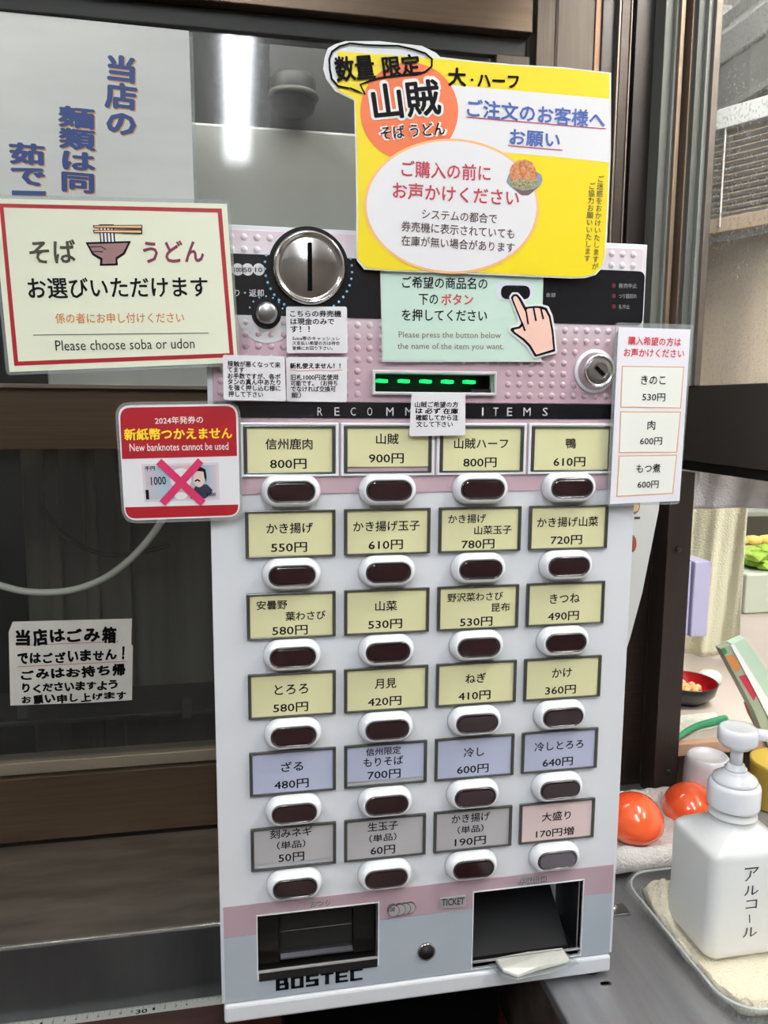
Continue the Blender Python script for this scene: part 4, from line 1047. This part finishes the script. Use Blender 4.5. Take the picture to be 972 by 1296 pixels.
ring_part('neck_ring', [(.0172, .1105), (.0172, .1118), (.0200, .1122), (.0200, .1140), (.0176, .1150), (.0176, .1199)], BOT)
ring_part('screw_collar', [(.0185, 0.1200), (.0212, 0.1206), (.0214, 0.1230), (.0214, 0.1380), (.0205, 0.1405), (.0190, 0.1418), (.0170, 0.1420)])
ring_part('collar_cap', [(.0180, 0.1422), (.0183, 0.1435), (.0178, 0.1455), (.0130, 0.1490), (.0098, 0.1506), (.0092, 0.1525)])
ring_part('pump_guide', [(.0090, 0.1526), (.0092, 0.1540), (.0074, 0.1550), (.0070, 0.1575), (.0060, 0.1580)])
ring_part('pump_stem', [(.0052, .1581), (.0052, .1760)])
hd = ring_part('pump_head', [(.0080, 0.1720), (.0120, 0.1733), (.0128, 0.1750), (.0152, 0.1765), (.0164, 0.1790), (.0164, 0.1855), (.0156, 0.1890), (.0142, 0.1905), (.0120, 0.1903), (.0004, 0.1897)])
link('nozzle', tube([(BX + .012, BY - .001, BZ + 0.1835), (BX + .026, BY - .004, BZ + 0.1820), (BX + .042, BY - .008, BZ + 0.1765), (BX + .052, BY - .010, BZ + 0.1695)], [.0056, .0050, .0045, .0040], 14), WPLAST, hd, smooth=True)
YB = BY - .0335 - .0003
fz = BZ
PEN = mat('pen_black', (38, 38, 42), .5)
V, Fc, *_ = (None, None)
def bottle_glyph(ch, px0, px1, py0, py1, bold=0):
    A_ = pt(px0, (py0 + py1) / 2, 1, YB); B_ = pt(px1, (py0 + py1) / 2, 1, YB)
    h = pt((px0 + px1) / 2, py0, 1, YB).z - pt((px0 + px1) / 2, py1, 1, YB).z
    write_xy(pb, ch, (A_.x, A_.z), (B_.x, A_.z), h, PEN, YB, bold)
bottle_glyph('ア', 942, 960, 1099, 1116, -.008); bottle_glyph('ル', 942, 960, 1122, 1134, -.008); bottle_glyph('コ', 944, 958, 1140, 1151, -.008)
bottle_glyph('ル', 940, 958, 1175, 1187, -.008)
link('lettering', stroke_bm([(948.5, 1157.5), (949, 1168)], 1.2, YB), PEN, pb)

# back tray with towel and two red balls
t2 = thing('towel_tray', 'shallow tray draped in white towelling under the glossy red balls', 'tray', (.46, .17, CT))
def t2z(u, v, x, y):
    e = min(u, v, 1 - u, 1 - v)
    return CT + .004 + .012 * min(1, e / .02) * (1 if e < .07 else max(.0, 1 - (e - .07) / .06)) + .0008 * math.sin(60 * u) * math.sin(50 * v)
BT2 = (.378, .558, .128, .250)
secs = []
for off, z_ in ((.008, .0006), (.002, .006), (0, .0085)):
    secs.append([(p[0], p[1], CT + z_) for p in rrect(BT2[0] + off, BT2[1] - off, BT2[2] + off, BT2[3] - off, .015, 6)])
link('tray_body', rings(secs, True), mat('pinkish_tray', (196, 176, 186), .4), t2, smooth=False)
link('towel_cover', cloth_sheet(BT2[0] - .003, BT2[1] + .003, BT2[2] - .003, BT2[3] + .003, lambda u, v, x, y: t2z(u, v, x, y) + .0055, 60, 50, .004), TOWW, t2, smooth=True)
def front_roll(u, v, x, y): return CT + .017 + .004 * math.sin(PI * v) + .0006 * math.sin(50 * u)
link('towel_roll', tube([(BT2[0] - .004 + .0186 * k, BT2[2] - .006 + .0012 * math.sin(k * 1.7), CT + .0195 + .001 * math.sin(k * 2.3)) for k in range(11)], [.0115 + .0008 * math.sin(k * 1.9) for k in range(11)], 16), TOWW, t2, smooth=True)
BALL = mat('glossy_red_orange', (248, 104, 50), .2, coat=.8, noise=.12, nscale=14, rgb2=(242, 74, 40))
def red_ball(px, py, rpx, Y, label):
    c = pt(px, py, 1, Y); D = (c - CAM).dot(FW); r = rpx * D / F
    t = thing('red_ball', label, 'ball', (c.x, c.y, c.z), 'red-orange balls in the towel tray')
    prof = [(max(.0004, r * math.cos(a)), r * (.98 if a > 0 else .64) * math.sin(a)) for a in [PI / 2 - PI * k / 20 for k in range(21)]]
    link('ball_shell', lathe_z(c, prof[::-1], 40), BALL, t, smooth=True)
    return t
red_ball(802, 1040, 37, .172, 'glossy red-orange ball nearest the ticket machine in towel tray')
red_ball(873, 1024, 34, .212, 'glossy red-orange ball behind the pump bottle in towel tray')

# latch plate on the counter
lp = thing('latch_plate', 'small steel plate with round stud on counter by machine side', 'hardware', (.35, .1, CT))
c = pt(783, 1152, 2, CT)
link('plate', box(c.x - .025, c.x + .0075, c.y - .009, c.y + .007, CT + .0002, CT + .0022), STEELK, lp, bevel=.0006)
link('stud', lathe_z((c.x - .005, c.y, CT), [(.0042, .0023), (.0040, .0040), (.0026, .0054), (.0003, .0058)], 18), CHROME, lp, smooth=True)
# small stain on the counter
c = pt(765, 1245, 2, CT)
bm = bmesh.new()
for k in range(9):
    ang = k * 2.4; rr_ = .0012 + .0006 * (k % 3); x, y = c.x + .0045 * math.cos(ang) * (k / 9), c.y + .0028 * math.sin(ang * 1.3)
    prism_z(circ(x, y, rr_, 8), CT + .0001, CT + .0003, bm)
tag(link('grime_spot', bm, mat('grime', (66, 64, 62), .7)), 'dark grime spots on the steel counter in front of machine foot', 'stain')

# ---------------------------------------------------------------- kitchen beyond the hatch
KT = .055
kt = thing('kitchen_table', 'beige-topped kitchen table beyond the hatch under the bowl', 'table', (1.2, .8, -.9))
e0 = pt(862, 936, 2, KT); e1 = pt(905, 930, 2, KT)
ang = math.atan2(e1.y - e0.y, e1.x - e0.x)
tabw = mat('table_beige', (176, 164, 154), .5, noise=.05, nscale=6)
def tq(x, y): return (x, y)
ey = min(e0.y, e1.y)
link('table_top', box(.53, 2.2, ey, 1.4, KT - .012, KT), tabw, kt, bevel=.002) 
link('table_edge', box(.53, 2.2, ey - .012, ey - .0003, KT - .016, KT - .0005), mat('edge_wood', (176, 140, 116), .6), kt, bevel=.001)
link('table_apron', box(.56, 2.15, ey + .02, ey + .035, -.2, KT - .013), mat('apron_brown', (96, 78, 58), .6), kt)
for x, y in ((.58, ey + .06), (2.1, ey + .06), (.58, 1.3), (2.1, 1.3)):
    link('table_leg', box(x - .02, x + .02, y - .02, y + .02, -.9, KT - .0125), mat('apron_brown', (96, 78, 58), .6), kt)
# soup bowl
c = pt(866, 886, 2, KT + .001)
D = (c - CAM).dot(FW); s = D / F
sb_ = thing('soup_bowl', 'black lacquer bowl with red inside on the kitchen table', 'bowl', (c.x, c.y, KT))
R_ = 39 * s; H_ = 27 * s
link('bowl_shell', lathe_z((c.x, c.y, KT), [(R_ * .55, .0005), (R_ * .56, H_ * .12), (R_ * .72, H_ * .2), (R_ * .92, H_ * .5), (R_, H_ * .98), (R_ * .985, H_), (R_ * .96, H_ * .98)], 40, False), mat('black_lacquer', (22, 22, 24), .3, coat=.4), sb_, smooth=True)
link('bowl_inside', lathe_z((c.x, c.y, KT), [(R_ * .965, H_ * .985), (R_ * .88, H_ * .55), (R_ * .68, H_ * .27), (R_ * .3, H_ * .22), (.0003, H_ * .22)], 40, False), mat('red_lacquer', (150, 18, 24), .3, coat=.4), sb_, smooth=True)
bmf = bmesh.new()
for k in range(14):
    a = k * 2.4; rr_ = R_ * .42 * math.sqrt(k / 14)
    bmesh.ops.create_icosphere(bmf, subdivisions=1, radius=.006, matrix=Matrix.Translation((c.x + rr_ * math.cos(a), c.y + rr_ * math.sin(a), KT + H_ * .60 + .001 * (k % 3))))
fd = tag(link('bowl_food', bmf, mat('food_tan', (216, 160, 108), .7), smooth=True), 'tan food pieces heaped inside the black and red bowl', 'food'); fd['kind'] = 'stuff'
# spoon rest beside the bowl
c2 = pt(909, 872, 2, KT + .01)
tag(link('lidded_jar', lathe_z((c2.x + .02, c2.y + .05, KT), [(.014, .0004), (.016, .003), (.016, .012), (.012, .017), (.0003, .018)], 24), mat('pale_jar', (206, 204, 200), .3), smooth=True), 'small pale lidded jar right of the black bowl', 'jar')
# paper and green pen-like chopstick rest
q = [pt(x, y, 2, KT + .0012) for x, y in ((862, 905), (905, 901), (915, 918), (866, 930), (850, 925))]
sl = thing('order_slip', 'off-white printed slip lying under the green strap on the table', 'paper', tuple(q[0]))
sheet('slip', [(v.x, v.y, v.z) for v in q], .0006, mat('slip_paper', (222, 218, 202), .6, noise=.2, nscale=80, rgb2=(176, 178, 168)), sl)
gp = catmull([pt(x, y, 2, KT + .006) for x, y in ((855, 936), (870, 925), (885, 918), (900, 914), (918, 909))], 6)
tag(link('green_strap', tube(gp, [.0030 + .0016 * min(1, i / 20) for i in range(len(gp))], 10), mat('green_plastic', (44, 140, 96), .35), smooth=True), 'curved glossy green strap lying across the paper slip', 'strap')
# upturned grey cup and a smaller one on the hatch sill
def cup(px, pytop, rpx, Y, label, col):
    c = pt(px, pytop, 1, Y); D = (c - CAM).dot(FW); r = rpx * D / F; zb = CT; h = c.z - CT
    t = thing('upturned_cup', label, 'cup', (c.x, Y, zb))
    link('cup_wall', lathe_z((c.x, Y, zb), [(r * 1.08, .0003), (r * 1.05, h * .5), (r, h * .86), (r * .95, h * .96), (r * .86, h), (r * .80, h * .985), (r * .78, h * .95), (.0003, h * .95)], 40), mat('cup_' + str(col[0]), col, .3, coat=.3), t, smooth=True)
cup(896, 955, 27, .235, 'large grey upturned cup standing left behind the pump head', (186, 184, 188))
cup(912, 984, 12, .185, 'small grey upturned cup between larger cup and pump collar', (176, 174, 180))

# lilac box on the jamb
lb = thing('lilac_box', 'pale lilac box mounted on the far side of the dark stile', 'box', (.60, .30, .2))
YLb = .30
a = pt(880, 712, 1, YLb); b = pt(895, 805, 1, YLb); a0 = pt(869, 716, 1, YLb)
LIL = mat('lilac_plastic', (194, 190, 222), .35)
link('box_front', box(a.x, b.x, YLb, YLb + .04, pt(885, 806, 1, YLb).z, pt(885, 711, 1, YLb).z), LIL, lb, bevel=.0015)
link('box_back', box(a0.x - .012, a.x - .0015, YLb + .004, YLb + .04, pt(885, 804, 1, YLb).z, pt(885, 712, 1, YLb).z), LIL, lb, bevel=.0015)

# cloths
def hanging(name, path, z_top, z_bot, m, label, folds, amp, n=60, mz=24, th=.002):
    P = catmull([(x, y, 0) for x, y in path], 12); n = len(P); bm = bmesh.new()
    F1 = []; F2 = []
    for j in range(mz + 1):
        v = j / mz; z = z_top(0) * 0
        for i, p in enumerate(P):
            u = i / (n - 1); t = (P[min(i + 1, n - 1)] - P[max(i - 1, 0)]).normalized(); nn = Vector((-t.y, t.x, 0))
            zz = z_top(u) + (z_bot(u) - z_top(u)) * v
            d = amp * (math.sin(folds * u * 2 * PI + 1.1 * v) + .4 * math.sin(folds * 2.7 * u * 2 * PI + 4 * v)) * (.35 + .65 * v)
            q = p + nn * d; F1.append(bm.verts.new((q.x, q.y, zz))); q2 = q + nn * th; F2.append(bm.verts.new((q2.x, q2.y, zz)))
    for j in range(mz):
        for i in range(n - 1):
            k = (j * n + i, j * n + i + 1, (j + 1) * n + i + 1, (j + 1) * n + i)
            bm.faces.new([F1[q] for q in k]); bm.faces.new([F2[q] for q in k[::-1]])
    for i in range(n - 1):
        bm.faces.new((F1[i], F2[i], F2[i + 1], F1[i + 1])); k = mz * n + i; bm.faces.new((F1[k + 1], F2[k + 1], F2[k], F1[k]))
    for j in range(mz):
        a, b = j * n, (j + 1) * n; bm.faces.new((F1[b], F2[b], F2[a], F1[a])); a += n - 1; b += n - 1; bm.faces.new((F1[a], F2[a], F2[b], F1[b]))
    return tag(link(name, bm, m, smooth=True), label, 'cloth')
LINEN = mat('beige_linen', (224, 206, 180), .85, bump=.5, nscale=200, bscale=420, stretch=(1, 1, 2))
WCL = mat('white_cloth', (222, 220, 222), .85, bump=.4, nscale=200, bscale=300)
CCL = mat('cream_cloth', (228, 226, 200), .85, bump=.5, nscale=200, bscale=360)
p0, p1 = pt(874, 640, 1, .50), pt(985, 655, 1, .40)
hanging('white_valance', [(p0.x - .05, .50), (p0.x, .49), ((p0.x + p1.x) / 2, .45), (p1.x, .40)], lambda u: .46, lambda u: pt(910, 643, 1, .46).z - .004 * math.sin(5 * u), WCL, 'white gathered cloth strip under the hatch rail', 1.5, .006)
p0, p1 = pt(868, 640, 1, .56), pt(955, 700, 1, .52)
hanging('cream_cloth', [(p0.x - .06, .58), (p0.x, .57), ((p0.x + p1.x) / 2, .55), (p1.x - .01, .53)], lambda u: pt(910, 625, 1, .55).z, lambda u: KT + .01, CCL, 'cream cloth hanging behind the bowl and lilac box', 2.6, .009)

# blind seen through the speckled glass: slats are separate
bl_ = thing('venetian_blind', 'brown slatted blind with white cords seen through speckled glass', 'blind', (.66, .3, .85))
A0 = Vector((.615, .395)); dv = Vector((.48, -.877)).normalized()
def bpt(px, py):
    """point of the blind's own vertical plane seen at this pixel"""
    d = RX * ((px - 486) / F) + DN * ((py - 648) / F) + FW
    nrm = Vector((dv.y, -dv.x)); t = (A0 - Vector((CAM.x, CAM.y))).dot(nrm) / (Vector((d.x, d.y)).dot(nrm)); return CAM + d * t
SLAT = mat('slat_brown', (150, 132, 110), .5, noise=.12, nscale=30)
zt0 = bpt(908, 176).z; zb0 = bpt(898, 272).z; ns = 13
s0 = (Vector(bpt(904, 200)[:2]) - A0).dot(dv)
def obox(s_a, s_b, w, z0, z1, tilt=0):
    bm = bmesh.new(); nn = Vector((-dv.y, dv.x)); V_ = []
    for s_ in (s_a, s_b):
        for k, (wn_, zz) in enumerate(((-w, z0 + tilt), (w, z0 - tilt), (w, z1 - tilt), (-w, z1 + tilt))):
            p = A0 + dv * s_ + nn * wn_; V_.append(bm.verts.new((p.x, p.y, zz)))
    for f_ in ((0, 1, 2, 3), (7, 6, 5, 4), (0, 4, 5, 1), (1, 5, 6, 2), (2, 6, 7, 3), (3, 7, 4, 0)): bm.faces.new([V_[i] for i in f_])
    return bm
for k in range(ns):
    z_ = zt0 + (zb0 - zt0) * k / (ns - 1); j = random.uniform(-.004, .004)
    link('slat', obox(s0 + j, s0 + .34, .010, z_ - .0008, z_ + .0008, -.0040), SLAT, bl_)
link('head_rail', obox(s0 - .01, s0 + .34, .014, zt0 + .006, zt0 + .030), mat('blind_head_white', (214, 218, 216), .5), bl_, bevel=.001)
link('bottom_rail', obox(s0 - .002, s0 + .34, .010, zb0 - .026, zb0 - .008), mat('bottom_rail_tan', (168, 150, 126), .5), bl_, bevel=.001)
for px in (921,):
    p = Vector(bpt(px, 220)[:2]); s_ = (p - A0).dot(dv); nn = Vector((-dv.y, dv.x))
    for sg in (-1, 1):
        q = A0 + dv * s_ + nn * sg * .0115
        link('cord', tube([(q.x, q.y, zt0 + .008), (q.x, q.y, zb0 - .02)], .0011, 6), mat('cord_white', (226, 226, 220), .7), bl_)
    q = A0 + dv * (s_ + .001) + nn * .0 ; q = A0 + dv * s_ - nn * -.013
    link('cord_weight', lathe_z((q.x, q.y, zb0 - .020), [(.003, -.006), (.006, -.003), (.006, .003), (.003, .006)], 16), mat('weight_grey', (150, 148, 140), .4), bl_, smooth=True)
hanging('linen_curtain', [(.63, .46), (.685, .34), (.745, .20), (.80, .05)], lambda u: zb0 - .026, lambda u: .40, LINEN, 'beige linen curtain hanging below the wooden blind', 2.2, .004)
# awning structure above the blind
aw = thing('awning', 'white-framed grey awning panels above the blind outside', 'awning', (.9, .5, 1.0))
XA = .80
def at_x(px, py, X): return pt(px, py, 0, X)
zb_a = at_x(910, 82, XA).z; zb_t = at_x(912, 45, XA).z
link('white_beam', box(XA, XA + .05, -.3, 1.5, zb_a, zb_t), mat('beam_white', (236, 238, 234), .5), aw, bevel=.003)
zl = at_x(905, 148, XA).z
link('grey_sheet', box(XA + .006, XA + .012, -.3, 1.5, zl + .012, zb_a - .0005), mat('awning_grey', (196, 197, 192), .5), aw)
link('lower_bar', box(XA, XA + .03, -.3, 1.5, zl, zl + .0115), mat('bar_grey', (222, 224, 220), .5), aw, bevel=.001)
link('dark_sheet', box(XA + .008, XA + .012, -.3, 1.5, .62, zl - .0005), mat('awning_dark', (140, 142, 140), .5), aw)
link('upper_rail', box(XA, XA + .03, -.3, 1.5, zb_t + .010, zb_t + .030), mat('bar_grey', (222, 224, 220), .5), aw, bevel=.002)

# things at the far right edge of the hatch
def kbox(name, label, cat, x0p, x1p, y0p, y1p, Y, depth, m, bevel=.003):
    a = pt(x0p, (y0p + y1p) / 2, 1, Y); b = pt(x1p, (y0p + y1p) / 2, 1, Y)
    z1 = pt((x0p + x1p) / 2, y0p, 1, Y).z; z0 = pt((x0p + x1p) / 2, y1p, 1, Y).z
    return a.x, b.x, z0, z1
x0_, x1_, z0_, z1_ = kbox('', '', '', 944, 1030, 700, 790, .80, 0, None)
fb = thing('food_container', 'translucent food box with green lettuce behind the cream cloth', 'container', ((x0_ + x1_) / 2, .85, z0_))
z0_ = max(z0_, KT + .0005)
link('box_body', box(x0_, x1_, .80, .95, z0_, (z0_ + z1_) / 2 + .02), mat('frosted_box', (196, 206, 190), .4), fb, bevel=.004)
bmf = bmesh.new()
for k in range(26):
    bmesh.ops.create_icosphere(bmf, subdivisions=1, radius=.018 + .006 * random.random(), matrix=Matrix.Translation((x0_ + .028 + (x1_ - x0_ - .05) * random.random(), .83 + .09 * random.random(), (z0_ + z1_) / 2 + .028 + .02 * random.random())) @ Matrix.Diagonal((1, 1, .5, 1)))
lt = tag(link('lettuce', bmf, mat('lettuce_green', (170, 206, 70), .6, noise=.3, nscale=30)), 'bright green lettuce leaves heaped in the translucent food box', 'lettuce'); lt['kind'] = 'stuff'
x0_, x1_, z0_, z1_ = kbox('', '', '', 944, 1040, 672, 700, .98, 0, None)
yb = thing('bread_tray', 'pale tray with yellow food just under the white cloth strip', 'tray', ((x0_ + x1_) / 2, 1.0, z0_))
link('tray_body', box(x0_, x1_, .98, 1.1, z0_ - .05, z0_ + .012), mat('tray_tan', (206, 196, 160), .5), yb, bevel=.004)
for k in range(3):
    yy = tag(link('yellow_bun', lathe_z((x0_ + .02 + .035 * k, 1.03, z0_ + .012), [(.012, .0005), (.02, .008), (.016, .018), (.0003, .022)], 16), mat('bun_yellow', (226, 200, 110), .6), smooth=True), ('leftmost yellow bun on the pale tray', 'middle yellow bun on the pale tray', 'rightmost yellow bun on the pale tray')[k], 'bun', 'yellow buns on the pale tray')
x0_, x1_, z0_, z1_ = kbox('', '', '', 950, 1060, 800, 850, .62, 0, None)
wb = thing('white_dish', 'upturned white dish at the right edge above the green packet', 'dish', (x0_ + .06, .68, z0_))
link('dish_body', lathe_z((x0_ + .055, .68, z0_ - .02), [(.056, 0), (.056, .012), (.05, .028), (.034, .046), (.030, .052), (.0003, .052)], 36), mat('dish_white', (224, 222, 208), .3, coat=.3), wb, smooth=True)
# grey backdrop cabinet further back
kc = thing('kitchen_shelf', 'grey-green metal shelf far behind the cream cloth', 'shelf', (1.3, 1.2, -.9))
link('shelf_back', box(.9, 2.3, 1.30, 1.34, KT + .001, .62), mat('shelf_green_grey', (150, 154, 142), .5), kc, bevel=.003)
link('shelf_board', box(.9, 2.3, 1.12, 1.2995, .20, .212), mat('shelf_green_grey', (150, 154, 142), .5), kc, bevel=.002)

# slanted seasoning packet: pale green carton standing tilted
pk = thing('snack_carton', 'tilted pale green carton with orange and red picture on its narrow side', 'carton', (.64, .26, KT))
def slab4(name, pts, Y, depth, m, parent):
    return link(name, prism(pxs(pts, Y), Y, Y + depth), m, parent, bevel=.001)
YK = .27
slab4('carton_front', [(926, 815), (943, 807), (1040, 950), (1010, 985)], YK, .012, mat('carton_green', (190, 216, 196), .35, coat=.3), pk)
slab4('carton_side', [(912, 821), (925.5, 815.5), (1009, 985), (990, 990), (954, 900)], YK + .001, .012, mat('side_sage', (150, 160, 138), .4), pk)
ppoly('white_edge', [(924.5, 816), (929, 815), (985, 905), (1005, 960), (990, 940)], YK - .0002, mat('carton_white', (236, 238, 236), .35), pk)
ppoly('green_picture', [(912.5, 821.5), (917, 819.5), (921, 826), (917, 829)], YK + .0007, mat('picture_green', (60, 132, 72), .5), pk)
ppoly('orange_picture', [(918, 831), (928, 828.5), (938, 845), (931, 851)], YK + .0007, mat('picture_orange', (190, 122, 62), .5), pk)
ppoly('red_picture', [(935, 856), (944, 854), (959, 877), (954, 887)], YK + .0007, mat('picture_red', (182, 44, 66), .5), pk)
# brown packet and yellow tub under the carton
ob = thing('amber_bottle', 'orange-brown bottle leaning under the green carton', 'bottle', tuple(pt(955, 910, 1, .30)))
link('bottle_glass', tube([pt(944, 888, 1, .31), pt(952, 900, 1, .308), pt(968, 925, 1, .305), pt(995, 965, 1, .30)], [.0030, .0065, .0085, .0085], 16), mat('amber_plastic', (186, 98, 50), .3, coat=.4), ob, smooth=True)
yt = thing('yellow_tub', 'yellow container at right edge behind the pump nozzle', 'container', tuple(pt(975, 980, 1, .225)))
a = pt(958, 950, 1, .225); 
link('tub_body', lathe_z((a.x + .034, .225, -.0055), [(.030, .0003), (.032, .003), (.034, .05), (.0345, .055), (.032, .055)], 30), mat('yellow_plastic', (160, 134, 46), .5), yt, smooth=True)
pc = tag(link('purple_packet', cloth_sheet(.545, .60, .10, .16, lambda u, v, x, y: CT + .006 + .006 * math.sin(PI * u) * math.sin(PI * v) + .001 * math.sin(30 * u), 14, 14, .004), mat('purple_foil', (150, 130, 158), .3, .3), smooth=True), 'dull purple foil packet on the counter right of the pump collar', 'packet')
